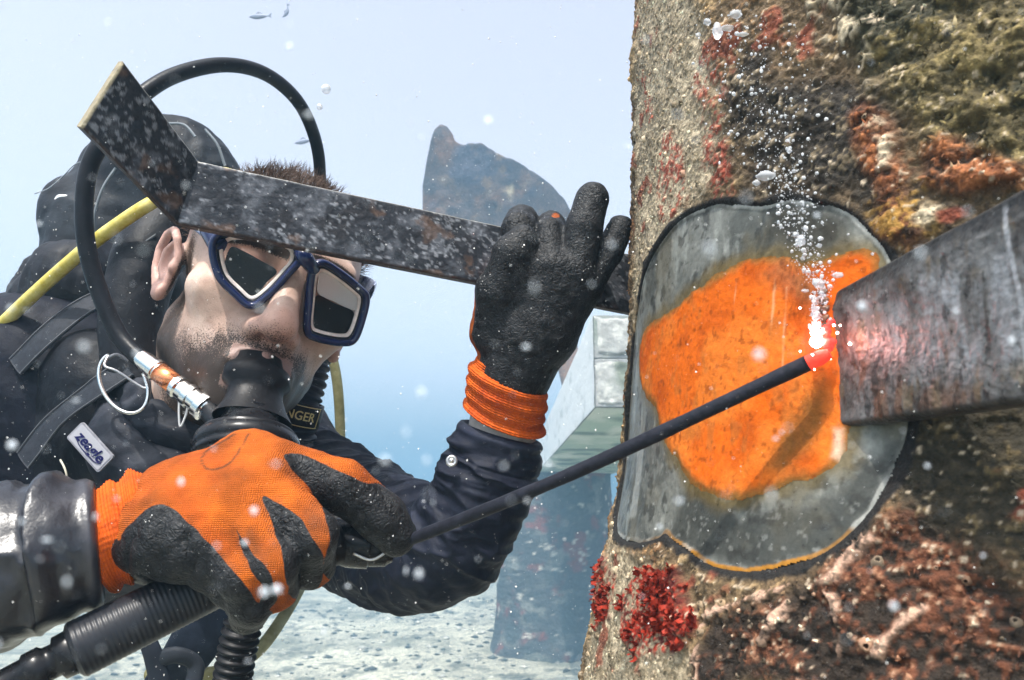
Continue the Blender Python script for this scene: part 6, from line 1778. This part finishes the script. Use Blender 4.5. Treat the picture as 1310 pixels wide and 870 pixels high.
# ------------------------------------------------------------------ small life and drifting things
def make_bubbles():
    air = bpy.data.materials.new('air_bubble'); air.use_nodes = True
    b = air.node_tree.nodes['Principled BSDF']
    b.inputs['Base Color'].default_value = (0.95, 0.97, 1, 1); b.inputs['Roughness'].default_value = 0.04
    b.inputs['Transmission Weight'].default_value = 0.6; b.inputs['IOR'].default_value = 1.33; b.inputs['Specular IOR Level'].default_value = 0.9
    foam = M('bubble_white', (0.85, 0.87, 0.90), rough=0.06, var=0.15, vscale=300, spec=0.9, trans=0.7, ior=1.33)
    def bubble(px, py, d, r, label, group, mat=air, sc=(1, 1, 1), seed=1, amp=0.08):
        V, F = blob(P(px, py, d), r, seed, amp, 3, sc)
        o = obj('bubble', V, F, mat)
        tag(o, label, 'bubble', group)
    bubble(417, 114, 0.62, 0.0042, 'clear air bubble beside the looping black hose, the larger one', None)
    bubble(409, 137, 0.64, 0.0028, 'faint small air bubble just beneath the clear one beside the hose', None, seed=4)
    dw = proj(WELD)[2]
    def onp(px, py, off): return proj(pil_hit(px, py)[2])[2] - off
    big = [(941, 18, 12, (1.1, .7, .8)), (918, 40, 13, (.8, .7, 1.3)), (931, 36, 10, (1.4, .7, .6)), (905, 28, 8, (1, .7, 1)), (950, 44, 8, (1.5, .7, .5)), (893, 45, 5, (1, 1, 1)), (972, 60, 4, (1, 1, 1)),
           (980, 225, 14, (1.5, .7, .7)), (968, 234, 8, (1, .7, .8)), (1010, 193, 5, (1, 1, 1.1)), (1016, 219, 4, (1, 1, 1)), (1045, 222, 4, (1, 1, 1)), (985, 178, 2.5, (1, 1, 1)), (1000, 258, 3, (1, 1, 1)), (1040, 262, 2.5, (1, 1, 1)),
           (1025, 308, 10, (.9, .7, 1.2)), (1018, 300, 6, (1, 1, 1)), (1030, 292, 5, (.8, .7, 1.3)), (1048, 314, 5, (1, 1, 1)), (1052, 285, 3.2, (1, 1, 1)), (1012, 273, 3, (1, 1, 1)),
           (1047, 362, 10, (1.2, .7, 1.0)), (1042, 384, 7, (.8, .7, 1.5)), (1052, 376, 6, (.8, .7, 1.1)), (1040, 402, 5, (.8, .7, 1.6)), (1036, 418, 4, (.8, .7, 1.6)), (1030, 372, 5, (1.6, .7, .7)), (1072, 352, 8, (1.5, .7, .8)),
           (1116, 325, 3, (1, 1, 1)), (1085, 300, 2.5, (1, 1, 1)), (1062, 408, 3, (1, 1, 1))]
    for k, (x, y, r, sc) in enumerate(big):
        d = onp(x, y, 0.016)
        if y < 60: lab, grp = 'white gas bubble in the cluster gathered at the top of the big pillar', 'bubbles gathered at the top of the pillar'
        elif y < 270: lab, grp = 'white gas bubble rising past the upper edge of the cleaned steel patch', 'bubbles rising above the cleaned patch'
        elif y < 330: lab, grp = 'white gas bubble over the grey band between the patch edge and the orange rust', 'bubbles over the grey steel band'
        else: lab, grp = 'white gas bubble streaming up directly off the welding arc', 'bubbles streaming off the arc'
        own = {(941, 18): 'rounded white bubble topmost in the cluster high on the big pillar', (918, 40): 'tall upright white bubble, the largest in the cluster high on the pillar',
               (931, 36): 'wide flat white bubble touching the tall one high on the pillar', (905, 28): 'small white bubble just left of the tall one high on the pillar',
               (950, 44): 'thin flat white bubble right of and below the cluster high on the pillar', (893, 45): 'tiny white bubble at the lower left of the cluster high on the pillar',
               (972, 60): 'tiny lone white bubble just below the cluster high on the pillar', (980, 225): 'big flat white bubble just above the upper edge of the cleaned patch',
               (968, 234): 'small white bubble tucked under the big flat one above the cleaned patch', (1025, 308): 'biggest white bubble on the grey steel band above the orange rust',
               (1047, 362): 'biggest white bubble in the stream straight above the welding arc', (1072, 352): 'wide white bubble beside the upper corner of the welded plate'}
        if (x, y) in own: lab = own[(x, y)]
        bubble(x, y, d, r * 0.62 * d / FPX, lab, grp, foam, sc, k + 3, 0.35)
make_bubbles()

def make_bubble_trail():
    r7 = np.random.default_rng(71)
    path = [(1046, 428, 2.5), (1044, 400, 3), (1050, 372, 6), (1040, 340, 9), (1026, 302, 12), (1016, 262, 14), (1000, 228, 16), (985, 180, 24), (965, 110, 34), (945, 50, 40), (930, 15, 44)]
    path = spline(np.array(path, float), 200)
    n = 1500
    k = (r7.random(n) ** 1.25 * 199).astype(int)
    cx = path[k, 0] + r7.normal(size=n) * path[k, 2] * 1.25; cy = path[k, 1] + r7.normal(size=n) * 5
    C = []
    for x, y in zip(cx, cy):
        h = np.array(pil_hit(x, y)[2]); C.append(h + (CAM - h) / np.linalg.norm(CAM - h) * (0.010 + 0.012 * r7.random()))
    C = np.array(C)
    s = 0.00018 + 0.00085 * r7.random(n) ** 6
    bm = bmesh.new(); bmesh.ops.create_icosphere(bm, subdivisions=2, radius=1.0)
    bv = np.array([v.co[:] for v in bm.verts]); bf = np.array([[v.index for v in f.verts] for f in bm.faces]); bm.free()
    V = C[:, None] + bv[None] * s[:, None, None] * r7.uniform(0.7, 1.3, (n, 1, 3))
    F = bf[None] + (np.arange(n) * len(bv))[:, None, None]
    o = obj('fine_bubbles', V.reshape(-1, 3), F.reshape(-1, 3), M('fine_bubble', (0.85, 0.87, 0.9), rough=0.05, trans=0.5, ior=1.33, spec=0.9))
    tag(o, 'fine stream of gas bubbles rising from the welding arc past the pillar', None, None, 'stuff')
make_bubble_trail()

def make_fish(px, py, d, L, ang, label, bend=0.0):
    c = np.array(P(px, py, d)); ex = RIGHT * math.cos(ang) + UP * math.sin(ang); ey = -RIGHT * math.sin(ang) + UP * math.cos(ang)
    t = thing('fish', c, label, 'fish')
    m = M('fish_silver', (0.22, 0.25, 0.32), rough=0.4)
    n, sg = 22, 14
    s = np.linspace(0, 1, n); th = np.linspace(0, 2 * np.pi, sg, endpoint=False)
    h = 0.16 * L * np.sin(np.pi * np.clip(s, 0, 1)) ** 0.8 * (1 - 0.35 * s) + 0.008 * L
    V = np.stack([(s[:, None] - 0.5) * L + 0 * th, h[:, None] * np.sin(th), 0.45 * h[:, None] * np.cos(th)], -1)
    V[..., 1] += (bend * L * ((s - 0.5) ** 2) * 2)[:, None]
    W = c + V[..., :1] * ex + V[..., 1:2] * ey + V[..., 2:] * FWD
    obj('body', W.reshape(-1, 3), grid_faces(n, sg, wrap_v=True), m, t)
    y0 = bend * L * 0.5
    tail = [(0.46, 0.0), (0.66, 0.13), (0.60, 0.0), (0.66, -0.13)]
    f = [c + ex * x * L + ey * (y * L + y0) + FWD * 0.002 for x, y in tail]; b = [q - FWD * 0.004 for q in f]
    V, F = slab(f, b, 0); obj('tail', V, F, m, t, smooth=False)
    fin = [(-0.15, 0.12), (0.0, 0.24), (0.22, 0.10)]
    f = [c + ex * x * L + ey * y * L + FWD * 0.0015 for x, y in fin]; b = [q - FWD * 0.003 for q in f]
    V, F = slab(f, b, 0); obj('dorsal_fin', V, F, m, t, smooth=False)
make_fish(331, 21, 2.6, 0.070, 0.05, 'small hazy fish high in the water, seen side on')
make_fish(367, 16, 2.8, 0.050, 1.15, 'tiny hazy fish swimming steeply upward beside the other fish', 0.35)
make_fish(388, 181, 3.0, 0.075, 0.2, 'very faint fish in the distance inside the loop of the black hose')

def make_thread():
    V, F = tube([P(112, 204, 0.8), P(95, 211, 0.8), P(80, 226, 0.8), P(62, 241, 0.8), P(44, 248, 0.8)], 0.0006, 60, 6)
    tag(obj('drifting_thread', V, F, M('thread_grey', (0.25, 0.28, 0.32), rough=0.7)), 'thin grey thread adrift in open water left of the bent bar', 'thread')
make_thread()

def make_particles():
    """silt and bubbles adrift in the water all round, uncountable"""
    r3 = np.random.default_rng(23)
    n = 15000
    d = 0.16 + 1.0 * r3.random(n) ** 1.2
    px = r3.uniform(-250, 1560, n); py = r3.uniform(-200, 1070, n)
    C = Parr(px, py, d)
    keep = C[:, 2] > 0.1
    q = pil_local(C); keep &= np.hypot(q[:, 0], q[:, 1]) > pil_R(q[:, 2]) + 0.012
    C, d = C[keep], d[keep]; n = len(C)
    s = (0.00014 + 0.00060 * r3.random(n) ** 8) * np.clip(d / 0.5, 0.4, 2)
    base = np.array([[1, 0, 0], [-1, 0, 0], [0, 1, 0], [0, -1, 0], [0, 0, 1], [0, 0, -1]], float)
    tri = np.array([[0, 2, 4], [2, 1, 4], [1, 3, 4], [3, 0, 4], [2, 0, 5], [1, 2, 5], [3, 1, 5], [0, 3, 5]])
    V = C[:, None] + base[None] * s[:, None, None] * r3.uniform(0.6, 1.4, (n, 6, 1))
    F = tri[None] + (np.arange(n) * 6)[:, None, None]
    o = obj('drifting_silt', V.reshape(-1, 3), F.reshape(-1, 3), M('silt', (0.80, 0.80, 0.78), rough=0.8))
    tag(o, 'pale specks of silt drifting in the water', None, None, 'stuff')
    n = 380
    d = r3.uniform(0.055, 0.11, n)
    C = Parr(r3.uniform(-150, 1450, n), r3.uniform(-100, 970, n), d)
    s = 0.00008 + 0.00040 * r3.random(n) ** 3
    bm = bmesh.new(); bmesh.ops.create_icosphere(bm, subdivisions=1, radius=1.0)
    bv = np.array([v.co[:] for v in bm.verts]); bf = np.array([[v.index for v in f.verts] for f in bm.faces]); bm.free()
    V = C[:, None] + bv[None] * s[:, None, None] * r3.uniform(0.35, 1.5, (n, 1, 3))
    F = bf[None] + (np.arange(n) * len(bv))[:, None, None]
    m = M('plankton', (0.75, 0.80, 0.85), rough=0.5, alpha=0.5)
    o = obj('drifting_plankton', V.reshape(-1, 3), F.reshape(-1, 3), m)
    tag(o, 'tiny half clear plankton drifting very near the lens', None, None, 'stuff')
make_particles()
